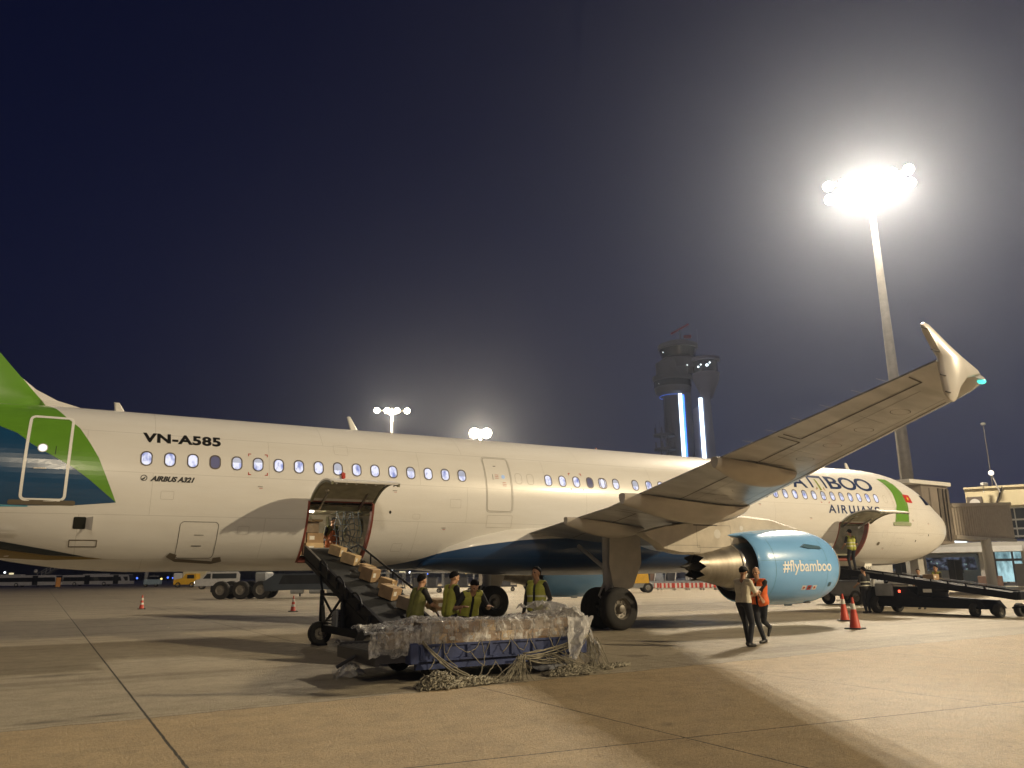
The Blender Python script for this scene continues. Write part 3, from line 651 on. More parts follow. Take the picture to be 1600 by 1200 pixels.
# ---- cabin windows
def pane_mat():
    m = bpy.data.materials.new('lit_cabin_pane'); m.use_nodes = True; t = NT(m); b = t.n['Principled BSDF']
    g_ = t.n.new('ShaderNodeNewGeometry'); oi = t.n.new('ShaderNodeObjectInfo')
    mp = t.n.new('ShaderNodeMapping'); mp.inputs['Scale'].default_value = (5.5, 1, 3.2); t.l.new(g_.outputs['Position'], mp.inputs[0])
    n1 = t.noise(mp.outputs[0], 1, 2, .5, .30, .52); n2 = t.noise(mp.outputs[0], 2.3, 1, .5, .55, .7)
    c = t.mix(n1, (.16, .21, .55), (.86, .86, 1)); c = t.mix(t.mt('MULTIPLY', n2, .45), c, (.07, .10, .32))
    sz_ = t.n.new('ShaderNodeSeparateXYZ'); t.l.new(g_.outputs['Position'], sz_.inputs[0])
    th_ = t.mt('SUBTRACT', 4.60, t.mt('MULTIPLY', t.mt('MAXIMUM', t.mt('SUBTRACT', oi.outputs['Random'], .45), 0), .42)); c = t.mix(t.mt('MULTIPLY', t.mt('GREATER_THAN', sz_.outputs[2], th_), .85), c, (.40, .40, .44))   # pulled-down blinds at different heights
    c = t.mix(t.mt('GREATER_THAN', oi.outputs['Random'], .95), c, (.10, .09, .13))
    t.l.new(c, b.inputs['Emission Color']); b.inputs['Emission Strength'].default_value = 1.05; b.inputs['Base Color'].default_value = (.02, .02, .03, 1); b.inputs['Roughness'].default_value = .15
    return m
PANE = pane_mat(); WF = M('window_surround', (.10, .085, .075), .4, var=0)
zw = 4.4354
wf0 = decal('cabin_window', [rrect(-20, zw, .275, .375, .125), rrect(-20, zw, .215, .315, .10)], WF, .008, sx=0)
pn0 = decal('window_pane', [rrect(-20, zw, .215, .315, .10)], PANE, .003, sx=0, parent=wf0)
xs_ = [-34.3376+.5334*i+(.0 if i < 13 else .01*(i-12)) for i in range(17)]
xs_ += [-22.7365+.5334*i for i in range(5)]+[-20.66, -20.09]+[-19.28, -18.70, -18.17, -17.63, -17.10, -16.57, -16.03, -15.5]
xs_ += [-12.6458+.5334*i for i in range(-3, 12)]
for k, x in enumerate(xs_):
    c = wf0 if k == 0 else copy_tree(wf0, A); c.location.x = x+20
for x in (-34.3376+.5334*5, -22.7365+1.0668, -12.6458+.5334*5):
    for sx_, sz_ in ((-1, 1), (1, 1), (-1, -1), (1, -1)):
        ex, ez = x+sx_*.25, zw+sz_*.29; t_ = .022; L = .075
        decal('window_cut_mark', [[(ex, ez), (ex-sx_*L, ez), (ex-sx_*L, ez-sz_*t_), (ex-sx_*t_, ez-sz_*t_), (ex-sx_*t_, ez-sz_*L), (ex, ez-sz_*L)]], REDM, .006, sx=0)

# ---- lettering
text_fit('registration_lettering', 'VN-A585', -34.45, -32.60, 4.88, .25, BLK, bold=.042, spacing=1.08, slope=.0)
text_fit('type_lettering', 'AIRBUS A321', -34.22, -33.20, 3.885, .125, BLK, bold=.055, shear=.35)
lg = [(-34.36+.075*math.cos(2*PI*k/20), 3.95+.075*math.sin(2*PI*k/20)) for k in range(20)]; lgi = [(-34.36+.058*math.cos(2*PI*k/20), 3.95+.058*math.sin(2*PI*k/20)) for k in range(20)]
decal('round_emblem', [lg, lgi], BLK, .006, sx=0); decal('emblem_swirl', [[(-34.42, 3.92), (-34.36, 3.955), (-34.32, 3.99), (-34.34, 3.93), (-34.38, 3.90)]], BLK, .006, sx=0)
# airline name: heavy wide letters, the M drawn as an arch with green stems inside
Z0, HH = 4.755, .55
text_fit('airline_lettering', 'B', -12.30, -11.62, Z0-.02, HH, INK, bold=.016)
text_fit('airline_lettering', 'A', -11.46, -10.66, Z0-.02, HH, INK, bold=.016)
arch = [(-10.42, Z0), (-10.42, Z0+HH-.02), (-9.52, Z0+HH-.02), (-9.52, Z0), (-9.63, Z0), (-9.63, Z0+HH-.12), (-10.31, Z0+HH-.12), (-10.31, Z0)]
decal('airline_lettering', [arch], INK, .006)
decal('bamboo_stem', [[(-10.01, Z0-.10), (-10.03, Z0+.37), (-9.95, Z0+.37), (-9.91, Z0-.10)]], M('stem_green', (.22, .30, .03), .4, var=0), .006)
for x in (-10.16, -9.78): decal('bamboo_stem', [[(x, Z0-.06), (x-.01, Z0+.03), (x+.04, Z0+.03), (x+.04, Z0-.06)]], M('stem_green', (.22, .30, .03)), .006)
text_fit('airline_lettering', 'B', -9.34, -8.60, Z0, HH-.02, INK, bold=.016)
text_fit('airline_lettering', 'O', -8.60, -7.62, Z0-.005, HH, INK, bold=.016)
text_fit('airline_lettering', 'O', -7.62, -6.62, Z0-.005, HH, INK, bold=.016)
for s_, a_, b_ in (('A', -9.86, -9.42), ('I', -9.32, -9.24), ('R', -9.10, -8.76)): text_fit('airways_lettering', s_, a_, b_, 3.77, .32, INK, bold=.016)
wv_ = [(-8.64, 4.09), (-8.64, 3.85), (-8.58, 3.77), (-8.04, 3.77), (-8.04, 4.09), (-8.12, 4.09), (-8.12, 3.85), (-8.30, 3.85), (-8.30, 4.09), (-8.38, 4.09), (-8.38, 3.85), (-8.53, 3.85), (-8.56, 3.87), (-8.56, 4.09)]
decal('airways_lettering', [wv_], INK, .006)
for s_, a_, b_ in (('A', -7.96, -7.55), ('Y', -7.52, -7.16), ('S', -7.06, -6.74)): text_fit('airways_lettering', s_, a_, b_, 3.77, .32, INK, bold=.016)

for (x, z, w, h) in ((-31.9, 2.75, .28, .2), (-27.6, 2.35, .3, .22), (-27.2, 3.2, .22, .14), (-26.0, 3.6, .35, .25), (-13.2, 3.2, .3, .22), (-12.4, 2.4, .4, .3), (-11.3, 2.5, .3, .22), (-6.4, 3.0, .3, .25), (-5.3, 2.7, .5, .3), (-3.9, 3.1, .35, .25), (-29.4, 5.0, .4, .3), (-19.0, 3.75, .5, .3), (-33.8, 3.55, .3, .2)):
    outline('service_hatch', x, z, w, h, .03, .005, LINE, .003)
for (x, z) in ((-31.6, 3.85), (-27.9, 3.9), (-26.3, 2.9), (-13.6, 4.0), (-10.9, 3.55), (-6.2, 2.45), (-4.6, 3.6), (-3.4, 3.5)):
    decal('stencil_mark', [rrect(x, z, .13, .014, .004)], DARK, .005); decal('stencil_mark', [rrect(x+.02, z-.04, .09, .012, .004)], REDM, .005)
for (x, z) in ((-13.75, 3.42), (-4.2, 2.75), (-3.3, 3.0), (-28.0, 3.3)): decal('static_port', [[(x+.035*math.cos(2*PI*k/12), z+.045*math.sin(2*PI*k/12)) for k in range(12)]], DARK, .005)
decal('lavatory_panel', [rrect(-6.62, 2.62, .16, .13, .05)], M('sill_brown', (.13, .11, .08)), .006, sz=.05)

# ---- blade antennas
def blade(pts, name='blade_antenna'):
    mb = MB(); n = len(pts); c = (sum(p[0] for p in pts)/n, sum(p[1] for p in pts)/n)
    mb.loft([[Vector((x if k == 1 else c[0]+(x-c[0])*.7, s_, z if k == 1 else c[1]+(z-c[1])*.8)) for x, z in pts] for k, s_ in ((.8, -.035), (1, 0), (.8, .035))], cap=True)
    mb.build(name, LGREY, A)
blade([(-35.12, 6.14), (-34.99, 6.14), (-34.80, 5.84), (-35.08, 5.84)]); blade([(-28.76, 6.28), (-28.72, 6.32), (-28.65, 6.31), (-28.36, 5.84), (-28.62, 5.84)]); blade([(-6.06, 6.17), (-6.0, 6.2), (-5.92, 6.18), (-5.68, 5.8), (-6.0, 5.8)])
MB().cyl((-19.5, 0, 5.82), (-19.5, 0, 5.98), .05, .02).build('beacon', M('beacon_red', (.3, .05, .04), .3, var=0), A)

# ---- engines
ENG = M('cowl_blue_paint', (.20, .45, .80), .26, coat=.5, var=.05, vs=1.2)
HOT = M('exhaust_titanium', (.36, .325, .27), .46, metal=.9, var=.25, vs=1.6, stretch=(2.5, .8, .8))
FANIN = M('bypass_duct', (.05, .042, .035), .5, var=.3, vs=3)
PYL = M('pylon_paint', (.50, .46, .39), .38, var=.14, vs=2.2, coat=.15)
def engine(y, port):
    zc = 1.70; N = 72
    top = lambda a: a
    prof = [(-18.88, .945), (-18.85, .985), (-18.4, 1.035), (-17.8, 1.085), (-17.1, 1.105), (-16.5, 1.10), (-16.05, 1.06), (-15.72, .99), (-15.5, .91)]
    cw = MB().lathe([(a, r) for a, r in prof], (0, y, zc), n=N)
    cw = cw.build('engine_cowl', ENG, A, smooth=60)
    lip = MB().lathe([(-15.495, .91), (-15.37, .85), (-15.31, .79), (-15.35, .745), (-15.5, .73), (-15.9, .76), (-16.2, .80)], (0, y, zc), n=N).build('inlet_lip', M('inlet_lip_metal', (.62, .60, .56), .3, metal=.8, var=.05), cw, smooth=60)
    MB().lathe([(-16.21, .80), (-16.22, .3), (-16.0, .2), (-15.8, .01)], (0, y, zc), n=36).build('fan_disc', FANIN, cw, smooth=40)
    MB().lathe([(-18.879, .940), (-18.6, .93), (-18.0, .95), (-17.7, .90), (-17.69, .5)], (0, y, zc), n=N).build('bypass_duct', FANIN, cw, smooth=60)
    MB().lathe([(-17.75, .66), (-18.4, .715), (-18.8, .70), (-19.06, .67), (-19.13, .65), (-19.14, .60)], (0, y, zc), n=N).build('core_cowl_rim', STEEL, cw, smooth=50)
    nz = MB(); Z_ = [0]*7
    pr = [(-19.10, .625), (-19.45, .55), (-19.8, .475), (-20.05, .42), (-20.18, .395)]
    nz.lathe(pr, (0, y, zc+.02), n=N)
    nz = nz.build('exhaust_nozzle', HOT, cw, smooth=60)
    MB().lathe([(-20.18, .395), (-20.28, .378), (-20.28, .370), (-20.16, .385)], (0, y, zc+.02), n=N, zig=[0, -.24, -.24, 0]).build('chevron_ring', HOT, nz, smooth=40)
    MB().lathe([(-20.19, .38), (-19.9, .37), (-19.6, .38), (-19.2, .34)], (0, y, zc+.02), n=N).build('nozzle_interior', M('sooty_metal', (.02, .018, .016), .6, var=.1), nz, smooth=60)
    MB().lathe([(-19.3, .26), (-19.8, .22), (-20.3, .13), (-20.75, .05), (-20.85, .035), (-20.9, .001)], (0, y, zc+.02), n=24).build('exhaust_plug', M('sooty_metal', (.02, .018, .016)), nz, smooth=60)
    # pylon
    pp = [(-22.30, 2.62), (-21.74, 2.30), (-21.60, 2.17), (-21.03, 2.06), (-20.24, 2.03), (-19.3, 2.18), (-18.9, 2.26), (-18.6, 2.33), (-18.2, 2.5), (-17.0, 2.70), (-15.95, 2.72), (-16.3, 2.83), (-16.9, 2.96), (-17.4, 3.09), (-18.6, 3.17), (-19.3, 3.14), (-20.5, 2.95), (-21.6, 2.80)]
    hw_ = .19; py = MB(); cx, cz = -19, 2.6
    py.loft([[Vector((x, y+o_, cz+(z-cz)*k)) for x, z in pp] for k, o_ in ((.90, -hw_), (1, -hw_*.7), (1, hw_*.7), (.90, hw_))], cap=True)
    py = py.build('pylon', PYL, A, smooth=30)
    sd = -1 if not port else 1
    def pd(u, v, o): return Vector((u, y+sd*(hw_+o), v))
    for lp in ([rrect(-19.75, 2.55, 1.30, .62, .02), rrect(-19.75, 2.55, 1.285, .605, .02)], [rrect(-20.9, 2.20, 1.2, .20, .02), rrect(-20.9, 2.20, 1.185, .185, .02)], [[(-20.5, 2.845), (-19.6, 2.845), (-19.6, 2.87), (-20.5, 2.87)]]):
        decal('panel_seam', lp, DARK, .003, fn=pd, sz=9, sx=0, orient=(0, sd, 0), parent=py)
    decal('access_cover', [[(-19.62+.13*math.cos(2*PI*k/16), 2.62+.13*math.sin(2*PI*k/16)) for k in range(16)]], LGREY, .003, fn=pd, sz=9, sx=0, orient=(0, sd, 0), parent=py)
    decal('access_cover', [[(-18.66+.07*math.cos(2*PI*k/16), 2.85+.07*math.sin(2*PI*k/16)) for k in range(16)]], LGREY, .003, fn=lambda u, v, o: pd(u, v-.05, o), sz=9, sx=0, orient=(0, sd, 0), parent=py)
    # beak of the cowl under the pylon
    bk_ = MB(); bk_.loft([[Vector((x, y+w*math.sin(a), zz+hh*math.cos(a))) for a in [2*PI*i/14 for i in range(14)]] for x, w, hh, zz in ((-18.0, .52, .16, 2.58), (-18.5, .44, .12, 2.60), (-18.9, .34, .08, 2.60), (-19.25, .18, .03, 2.59), (-19.35, .03, .01, 2.59))], cap=True)
    bk_.build('cowl_beak', ENG, cw, smooth=60)
    def cowl_fn(u, v, o):                     # u along x, v as height on the outer side
        xs = [p[0] for p in prof[1:]]; rs = [p[1] for p in prof[1:]]; r = float(np.interp(u, xs, rs)); a = (v-zc)/r
        return Vector((u, y+sd*(r+o)*math.cos(a), zc+(r+o)*math.sin(a)))
    if not port: text_fit('hashtag_lettering', '#flybamboo', -18.05, -16.02, 1.56, .31, M('white_lettering', (.85, .84, .8), .4, var=0), bold=.012, off=.006, fn=cowl_fn, parent=cw)
    for k, (a_, c_) in enumerate((((-17.12), LGREY), ((-16.90), REDM), ((-16.68), LGREY))):
        f_ = decal('warning_label', [rrect(a_, 1.06, .17, .15, .01)], LGREY if k != 1 else REDM, .005, fn=cowl_fn, parent=cw, orient=(0, sd, 0)); decal('warning_symbol', [[(a_-.045, 1.02), (a_+.045, 1.04), (a_+.03, 1.09), (a_-.03, 1.10)]], DARK if k == 1 else REDM, .007, fn=cowl_fn, parent=f_, orient=(0, sd, 0))
    decal('cowl_strake', [[(-17.15, 2.28), (-16.95, 2.37), (-16.35, 2.30), (-16.3, 2.21), (-16.9, 2.23)]], M('strake_blue', (.03, .10, .16), .4, var=0), .004, fn=cowl_fn, parent=cw, orient=(0, sd, 0), thick=.05)
    decal('oil_access', [rrect(-16.0, 1.15, .17, .14, .03)], M('strake_blue', (.03, .10, .16)), .005, fn=cowl_fn, parent=cw, orient=(0, sd, 0))
    for x in (-18.3, -16.2): decal('cowl_seam', [[(x, 1.0-.2), (x, 2.55), (x+.010, 2.55), (x+.010, .8)]], M('cowl_seam_blue', (.04, .17, .24), .5, var=0), .003, fn=cowl_fn, parent=cw, orient=(0, sd, 0))
    decal('cowl_seam', [[(-18.8, 1.86), (-15.7, 1.86), (-15.7, 1.866), (-18.8, 1.866)]], M('cowl_seam_blue', (.04, .17, .24)), .0032, fn=cowl_fn, parent=cw, orient=(0, sd, 0))
    MB().box((-16.8, y, .585), (.3, .06, .05), bev=.01).build('drain_mast', M('strake_blue', (.03, .10, .16)), cw)
    MB().box((-16.4, y-.35*(-sd), .66), (.22, .12, .05), bev=.01).build('drain_vent', DARK, cw)
engine(-5.75, False); engine(5.75, True)

# ---- landing gear
TYRE = M('tyre_rubber', (.014, .013, .012), .8, var=.25, vs=9, bump=.3, bs=30)
HUB = M('wheel_hub_grey', (.20, .185, .16), .45, metal=.3, var=.2, vs=12)
def wheel(parent, x, y, z, r, w, out, name='wheel', hubr=.5, mats=None):
    t = [(-w*.5, r*hubr), (-w*.5, r*.72), (-w*.46, r*.90), (-w*.36, r*.975)]
    gr = []
    for k in range(4): a = -w*.27+w*.18*k; gr += [(a-.012*w/.4, r), (a-.010*w/.4, r*.985), (a+.010*w/.4, r*.985), (a+.012*w/.4, r)]
    prof = t+gr+[(-a, b) for a, b in t[::-1]]+[(w*.2, r*hubr), (-w*.2, r*hubr), (-w*.5, r*hubr)]
    o = MB().lathe(prof, (x, y, z), 'y', n=40).build('tyre' if name is None else name, TYRE, parent, world=True, smooth=35)
    s = out
    hp = [(s*w*.46, r*hubr*1.0), (s*w*.40, r*hubr*.93), (s*w*.22, r*hubr*.86), (s*w*.18, r*hubr*.5), (s*w*.30, r*hubr*.42), (s*w*.46, r*hubr*.34), (s*w*.50, r*hubr*.12), (s*w*.50, .001)]
    h = MB().lathe(hp, (x, y, z), 'y', n=32)
    for k in range(9):
        a = 2*PI*k/9; h.cyl((x+r*hubr*.68*math.cos(a), y+s*w*.15, z+r*hubr*.68*math.sin(a)), (x+r*hubr*.68*math.cos(a), y+s*w*.25, z+r*hubr*.68*math.sin(a)), r*.055, n=6)
    h.build('rim', HUB, o, world=True, smooth=35); return o
for sg in (-1, 1):
    gx, gy = -21.97, sg*3.795; leg = MB()
    leg.cyl((gx, gy, .55), (gx, gy, 1.25), .085, n=14); leg.cyl((gx, gy, 1.15), (gx+.05, gy-sg*.05, 2.9), .14, n=16)
    leg.cyl((gx, gy-sg*0-.62, .585), (gx, gy+.62, .585), .07, n=12); leg.tube([(gx, gy, .6), (gx-.32, gy, .95), (gx-.1, gy, 1.35)], .035, 6)
    leg.cyl((gx, gy-sg*.1, 1.7), (gx+.1, gy-sg*1.6, 2.4), .06, n=10); leg.tube([(gx+.1, gy, .7), (gx+.14, gy, 1.5), (gx+.1, gy, 2.6)], .02, 6)
    leg = leg.build('main_gear_leg', GREYMET, A, smooth=40)
    for k in (-1, 1): wheel(leg, gx, gy+k*.46, .585, .585, .42, k)
    dp = [(-22.03, 2.75), (-20.94, 2.80), (-20.93, 1.84), (-21.26, 1.15), (-21.45, 1.10), (-21.95, 1.14), (-22.10, 1.85)]
    gd = MB(); gd.prism(dp, lambda u, v, k: Vector((u, sg*(4.02+.10*(v-1.1)*.3+(.03*k)), v)))
    gd = gd.build('gear_door', M('gear_door_paint', (.42, .39, .34), .4, var=.1, coat=.1), A)
    MB().box((-21.5, sg*4.0, 1.9), (.5, .04, .05)).build('door_stiffener', GREYMET, gd, world=True)
# nose gear
ng = MB(); ng.cyl((-5.07, 0, .38), (-5.0, 0, 2.0), .075, n=14); ng.cyl((-5.07, -.35, .38), (-5.07, .35, .38), .045, n=10); ng.cyl((-5.05, 0, 1.1), (-4.1, 0, 1.95), .045, n=8)
ng.tube([(-5.0, 0, .45), (-4.75, 0, .75), (-4.98, 0, 1.05)], .03, 6); ng = ng.build('nose_gear_leg', GREYMET, A, smooth=40)
for k in (-1, 1): wheel(ng, -5.07, k*.25, .38, .38, .22, k)
for k in (-1, 1):
    MB().prism([(-4.2, 1.85), (-5.9, 1.85), (-5.8, 1.35), (-4.3, 1.4)], lambda u, v, q: Vector((u, k*(.42+.1*(1.85-v))+.02*q*k, v))).build('nose_gear_door', GREYMET, A)
pl_ = MB().prism([(-6.50, 1.44), (-5.98, 1.44), (-5.84, 1.84), (-6.28, 1.84)], lambda u, v, q: Vector((u, -.62-.02*(1-q), v))).build('number_plate', M('plate_white', (.75, .74, .68), .5, var=.04), A)
text_fit('fleet_number', '585', -6.36, -5.98, 1.54, .17, BLK, bold=.02, fn=lambda u, v, o: Vector((u+(v-1.44)*.35, -.645, v)), parent=pl_)

# ------------------------------------------------------------------ placing by bearing and distance (metres on the ground)
def at(px, py, D, z=None):
    d = F+R2*((px-800)/FPX)+U2*((600-py)/FPX); k = D/math.hypot(d.x, d.y); p = CAM+d*k
    if z is not None: p.z = z
    return p
def zat(px, py, D): return at(px, py, D).z

# ------------------------------------------------------------------ floodlight masts
LAMPG = M('floodlight_glass', (1, .9, .7), .3, var=0, emit=(1, .86, .62), es=60)
POLE = M('galvanised_pole', (.22, .205, .18), .5, metal=.3, var=.15, vs=2)
LHB = M('lamp_housing', (.05, .05, .05), .6, var=0)
def mast(base, h, r0, r1, n, span, aim, label, two=True, hs=1):
    t = thing('floodlight_mast', label, 'floodlight mast', (base[0], base[1], 0), math.atan2(aim[1], aim[0]))
    MB().cyl((0, 0, 0), (0, 0, h), r0, r1, 16).build('pole', POLE, t, smooth=40)
    c = MB()
    for z in ((h-.3, h-1.6) if two else (h-.4,)): c.box((0, 0, z), (.15, span, .15))
    c.box((0, 0, h-.9), (.9, 1.1, .12)); c.build('crossbar', POLE, t)
    for k in range(n):
        row = k % 2 if two else 0; q = k//2 if two else k; m_ = (n+1)//2 if two else n
        y = (q-(m_-1)/2)*span/max(1, m_-1)+(.25 if row else 0)*0; z = h-.3-1.3*row
        hd = MB(); rot = Matrix.Rotation(R(28), 3, 'Y'); ctr = Vector((.42, y, z-.15))
        hd.lathe([(-.30, .14), (-.18, .26), (.10, .36), (.12, .36)], (0, 0, 0), n=14); hd.v = [tuple(rot @ (Vector(v)*hs)+ctr) for v in hd.v]
        hd = hd.build('lamp_head', LHB, t, smooth=40)
        g_ = MB(); g_.lathe([(.12, .35), (.16, .22), (.175, .001)], (0, 0, 0), n=14); g_.v = [tuple(rot @ (Vector(v)*hs)+ctr) for v in g_.v]; g_.build('lamp_glass', LAMPG, hd, smooth=True)
    return t
mast(MAST_A, 36.2, .62, .20, 12, 6.6, (-.83, -.55), 'tall floodlight mast with a wide blazing lamp row, rising beyond the nose of the airliner', hs=1.25)
mast(MAST_B, 23.4, .32, .16, 2, 1.9, (-.4, -.9), 'glaring floodlight mast whose twin lamps just clear the fuselage roof', two=False, hs=2.2)
mast(MAST_C, 26.8, .30, .16, 4, 4.6, (-.35, -.9), 'floodlight mast with small separate lamps left of the brighter glare, behind the fuselage', two=False, hs=1.25)
tt = thing('lamp_post', 'thin unlit lamp post standing behind the cream rooftop', 'lamp post', tuple(at(1549, 745, 108, 0))); LPH = zat(1541, 662, 108); MB().cyl((0, 0, 0), (0, 0, LPH-.1), .10, .05, 8).build('pole', POLE, tt); MB().sph((0, 0, LPH), (.3, .3, .2), 8).build('lamp_shade', M('milk_glass', (.6, .6, .55), .4, var=0), tt, smooth=True)

# ------------------------------------------------------------------ control tower
TW = thing('control_tower', 'tall airport control tower with ringed cabs and two glowing blue-white light strips', 'control tower', (116.0, 143.0, 0), math.atan2(-.675, .738))
TC = M('tower_concrete', (.24, .24, .34), .7, var=.08, vs=.2); TD = M('tower_glass_dark', (.03, .035, .05), .2, var=0); TG = M('tower_cladding', (.11, .11, .15), .5, var=.1, vs=.3)
LED = M('light_strip_white', (.6, .75, 1), .4, var=0, emit=(.72, .88, 1), es=3.5); LEDB = M('light_strip_blue', (.1, .3, 1), .4, var=0, emit=(.06, .24, 1), es=2.6)
P_ = [(-7.3+.0, 1.2), (-6.8, -1.6), (-5.2, -3.2), (-2.6, -3.9), (.5, -3.5), (.7, 3), (-6.5, 3)]
MB().prism(P_, lambda u, v, k: Vector((u, v, 0 if k == 0 else 51))).build('shaft', TG, TW)
MB().prism([(.72, 0), (7.4, 0), (5.6, 57.5), (4.7, 57.8), (2.4, 47), (.9, 46)], lambda u, v, k: Vector((u, -3.3+2.5*k, v))).build('fin_wall', TC, TW)
MB().box((-2.35, -3.98, 25.5), (1.0, .3, 50.4)).build('light_strip', LED, TW); MB().box((-1.50, -3.86, 25.3), (.5, .3, 50)).build('light_strip', LEDB, TW)
MB().box((3.15, -3.45, 24.6), (1.05, .3, 49.2)).build('light_strip', LED, TW)
MB().lathe([(50.8, 3.9), (51.6, 4.9), (53.2, 5.3), (55.2, 5.3), (55.8, 5.7), (56.6, 5.7), (56.7, 4.6), (60.6, 4.6)], (-4.3, 0, 0), 'z', 40).build('lower_cab', TG, TW, smooth=30)
MB().lathe([(53.3, 5.34), (55.1, 5.34)], (-4.3, 0, 0), 'z', 40).build('cab_glazing', TD, TW)
MB().lathe([(49.2, 1.2), (52.0, 2.5), (54.8, 3.6), (56.6, 3.9), (56.7, 3.4), (60.2, 3.4), (60.3, 4.2), (61.1, 4.2), (61.15, .1)], (5.2, -1.0, 0), 'z', 32).build('balcony_bowl', TC, TW, smooth=30)
MB().lathe([(56.8, 3.45), (60.1, 3.45)], (5.2, -1.0, 0), 'z', 32).build('balcony_glazing', TD, TW)
MB().lathe([(50.6, 3.95), (50.8, 3.95)], (-4.3, 0, 0), 'z', 40).build('blue_ring', M('ring_blue', (.05, .1, .4), .4, var=0, emit=(.06, .16, .7), es=.8), TW)
MB().lathe([(58.6, 5.4), (61.5, 5.6), (62.1, 4.6), (64.9, 5.4), (65.2, 5.8), (66.2, 5.8), (66.3, 3.5), (67.2, 3.4), (67.25, .1)], (-2.2, 1.0, 0), 'z', 40).build('upper_cab', TG, TW, smooth=30)
MB().lathe([(62.3, 4.7), (64.8, 5.42)], (-2.2, 1.0, 0), 'z', 40).build('cab_glazing', TD, TW)
for (x, y, z, s) in ((3.2, -4.4, 58.0, .28), (3.9, -4.5, 58.6, .22), (5.6, -4.7, 58.3, .4), (6.4, -4.6, 59.0, .25), (-6.6, -4.4, 54.5, .16), (-8.0, -3.7, 54.0, .14), (-6.4, -3.8, 63.2, .16), (.2, -3.9, 58.9, .2)):
    MB().sph((x, y, z), s, 8).build('cab_lamp', M('cab_lamp_glow', (.8, .9, 1), .4, var=0, emit=(.85, .95, 1), es=2.5), TW, smooth=True)
MB().bar((-3.9, 0, 69.6), (1.3, 0, 72.2), .5, .5).build('radar_antenna', M('radar_red', (.35, .03, .05), .5, var=0), TW); MB().cyl((-1.3, 0, 67.2), (-1.3, 0, 70.8), .25, .2, 8).build('antenna_mast', TG, TW)
MB().box((.8, 0, 68.4), (2.2, 1.4, .8), bev=.2).build('beacon_box', M('radar_red', (.35, .03, .05)), TW); MB().cyl((3.6, 0, 66), (3.6, 0, 70.5), .08, .05, 6).build('whip_antenna', TG, TW)
AT = thing('antenna_tower', 'dark lattice antenna tower with two round platforms left of the control tower', 'antenna tower', tuple(at(1040, 715, 200, 0)), math.atan2(-.675, .738))
lt = MB(); z1 = 36.2
for sx, sy in ((-1, -1), (1, -1), (1, 1), (-1, 1)):
    lt.cyl((sx*1.1, sy*1.1, 0), (sx*.9, sy*.9, z1), .12, n=6)
for k in range(12):
    z = k*3.0; lt.cyl((-1, -1, z), (1, -1, z+3), .06, n=5); lt.cyl((1, -1, z), (-1, -1, z+3), .06, n=5); lt.box((0, -1, z), (2.1, .08, .08))
lt.build('lattice', TG, AT)
for z, r in ((zat(1040, 704, 200), 2.7), (zat(1040, 682, 200), 2.7)):
    MB().lathe([(0, r), (.5, r), (.5, .5), (.0, .5), (0, r)], (0, 0, z), 'z', 24).build('platform', TG, AT)
    for k in range(7): a = k*.9; MB().box((r*.9*math.cos(a), r*.9*math.sin(a), z+1.3), (.35, .3, 1.6)).build('aerial_panel', TG, AT)
for k in range(5): MB().cyl((-2+k, 0, z1-1), (-2+k, 0, z1+3.5-abs(k-2)*.6), .06, n=5).build('whip_antenna', TG, AT)

# ------------------------------------------------------------------ terminal, jet bridge (right side)
tb = thing('terminal_building', 'terminal with cream rooftop wall, glazed floors and brightly lit glass lobby', 'terminal', tuple(at(1560, 900, 88, 0)), math.atan2(-.872, .489))
CREAM = M('cream_render', (.62, .55, .36), .7, var=.12, vs=.6, bump=.1); CONC = M('soffit_concrete', (.40, .39, .36), .7, var=.1, vs=.5)
TG2 = M('facade_glass', (.06, .07, .09), .15, var=.4, vs=.8); WL = M('white_beam', (.62, .62, .60), .5, var=.05)
def lit_glass():
    m = bpy.data.materials.new('lit_lobby_glass'); m.use_nodes = True; t = NT(m); b = t.n['Principled BSDF']; tc = t.n.new('ShaderNodeTexCoord')
    mp = t.n.new('ShaderNodeMapping'); mp.inputs['Scale'].default_value = (1.1, 1, .45); t.l.new(tc.outputs['Object'], mp.inputs[0])
    n1 = t.noise(mp.outputs[0], 1.2, 3, .6, .35, .65); c = t.mix(n1, (.05, .13, .16), (.50, .80, .85)); t.l.new(c, b.inputs['Emission Color']); b.inputs['Emission Strength'].default_value = .95
    b.inputs['Base Color'].default_value = (.1, .12, .13, 1); b.inputs['Roughness'].default_value = .2; return m
LG = lit_glass()
def zz(py, D=88, px=1560): return zat(px, py, D)
m_ = lambda px: (px-1560)/FPX*88*1.0*(1+((px-800)/FPX)**2*0)*1.0*.86**0  # metres along the facade, scaled at this bearing
def lc(px, W): return fx(px)+W/2
def fx(px): p = at(px, 900, 88); o = tb.location; return (p.x-o.x)*.489+(p.y-o.y)*-.872
MB().box((lc(1527, 22), 2.0, (zz(764)+zz(792))/2), (22, 6, zz(764)-zz(792)), bev=.05).build('roof_parapet', CREAM, tb)
MB().box((lc(1526, 22.3), 2.0, zz(764)+.12), (22.3, 6.3, .2)).build('parapet_cap', CREAM, tb)
MB().box((fx(1541), -1.3, zz(787)), (1.3, .6, 1.3), bev=.05).build('cooling_unit', M('dark_grille', (.12, .10, .08), .6), tb); MB().lathe([(-.32, .45), (-.34, .2), (-.32, .01)], (fx(1541), -1.3, zz(787)), 'y', 16).build('cooling_fan', LGREY, tb)
pp_ = MB(); pp_.tube([(fx(1576), -1.1, zz(815)), (fx(1576), -1.1, zz(785)), (fx(1582), -1.1, zz(774)), (fx(1588), -1.1, zz(762))], .07, 8); pp_.build('drain_pipe', DARK, tb)
MB().box((lc(1555, 20), 3.5, (zz(793)+zz(840))/2), (20, 5, zz(793)-zz(840))).build('glazed_floor', TG2, tb)
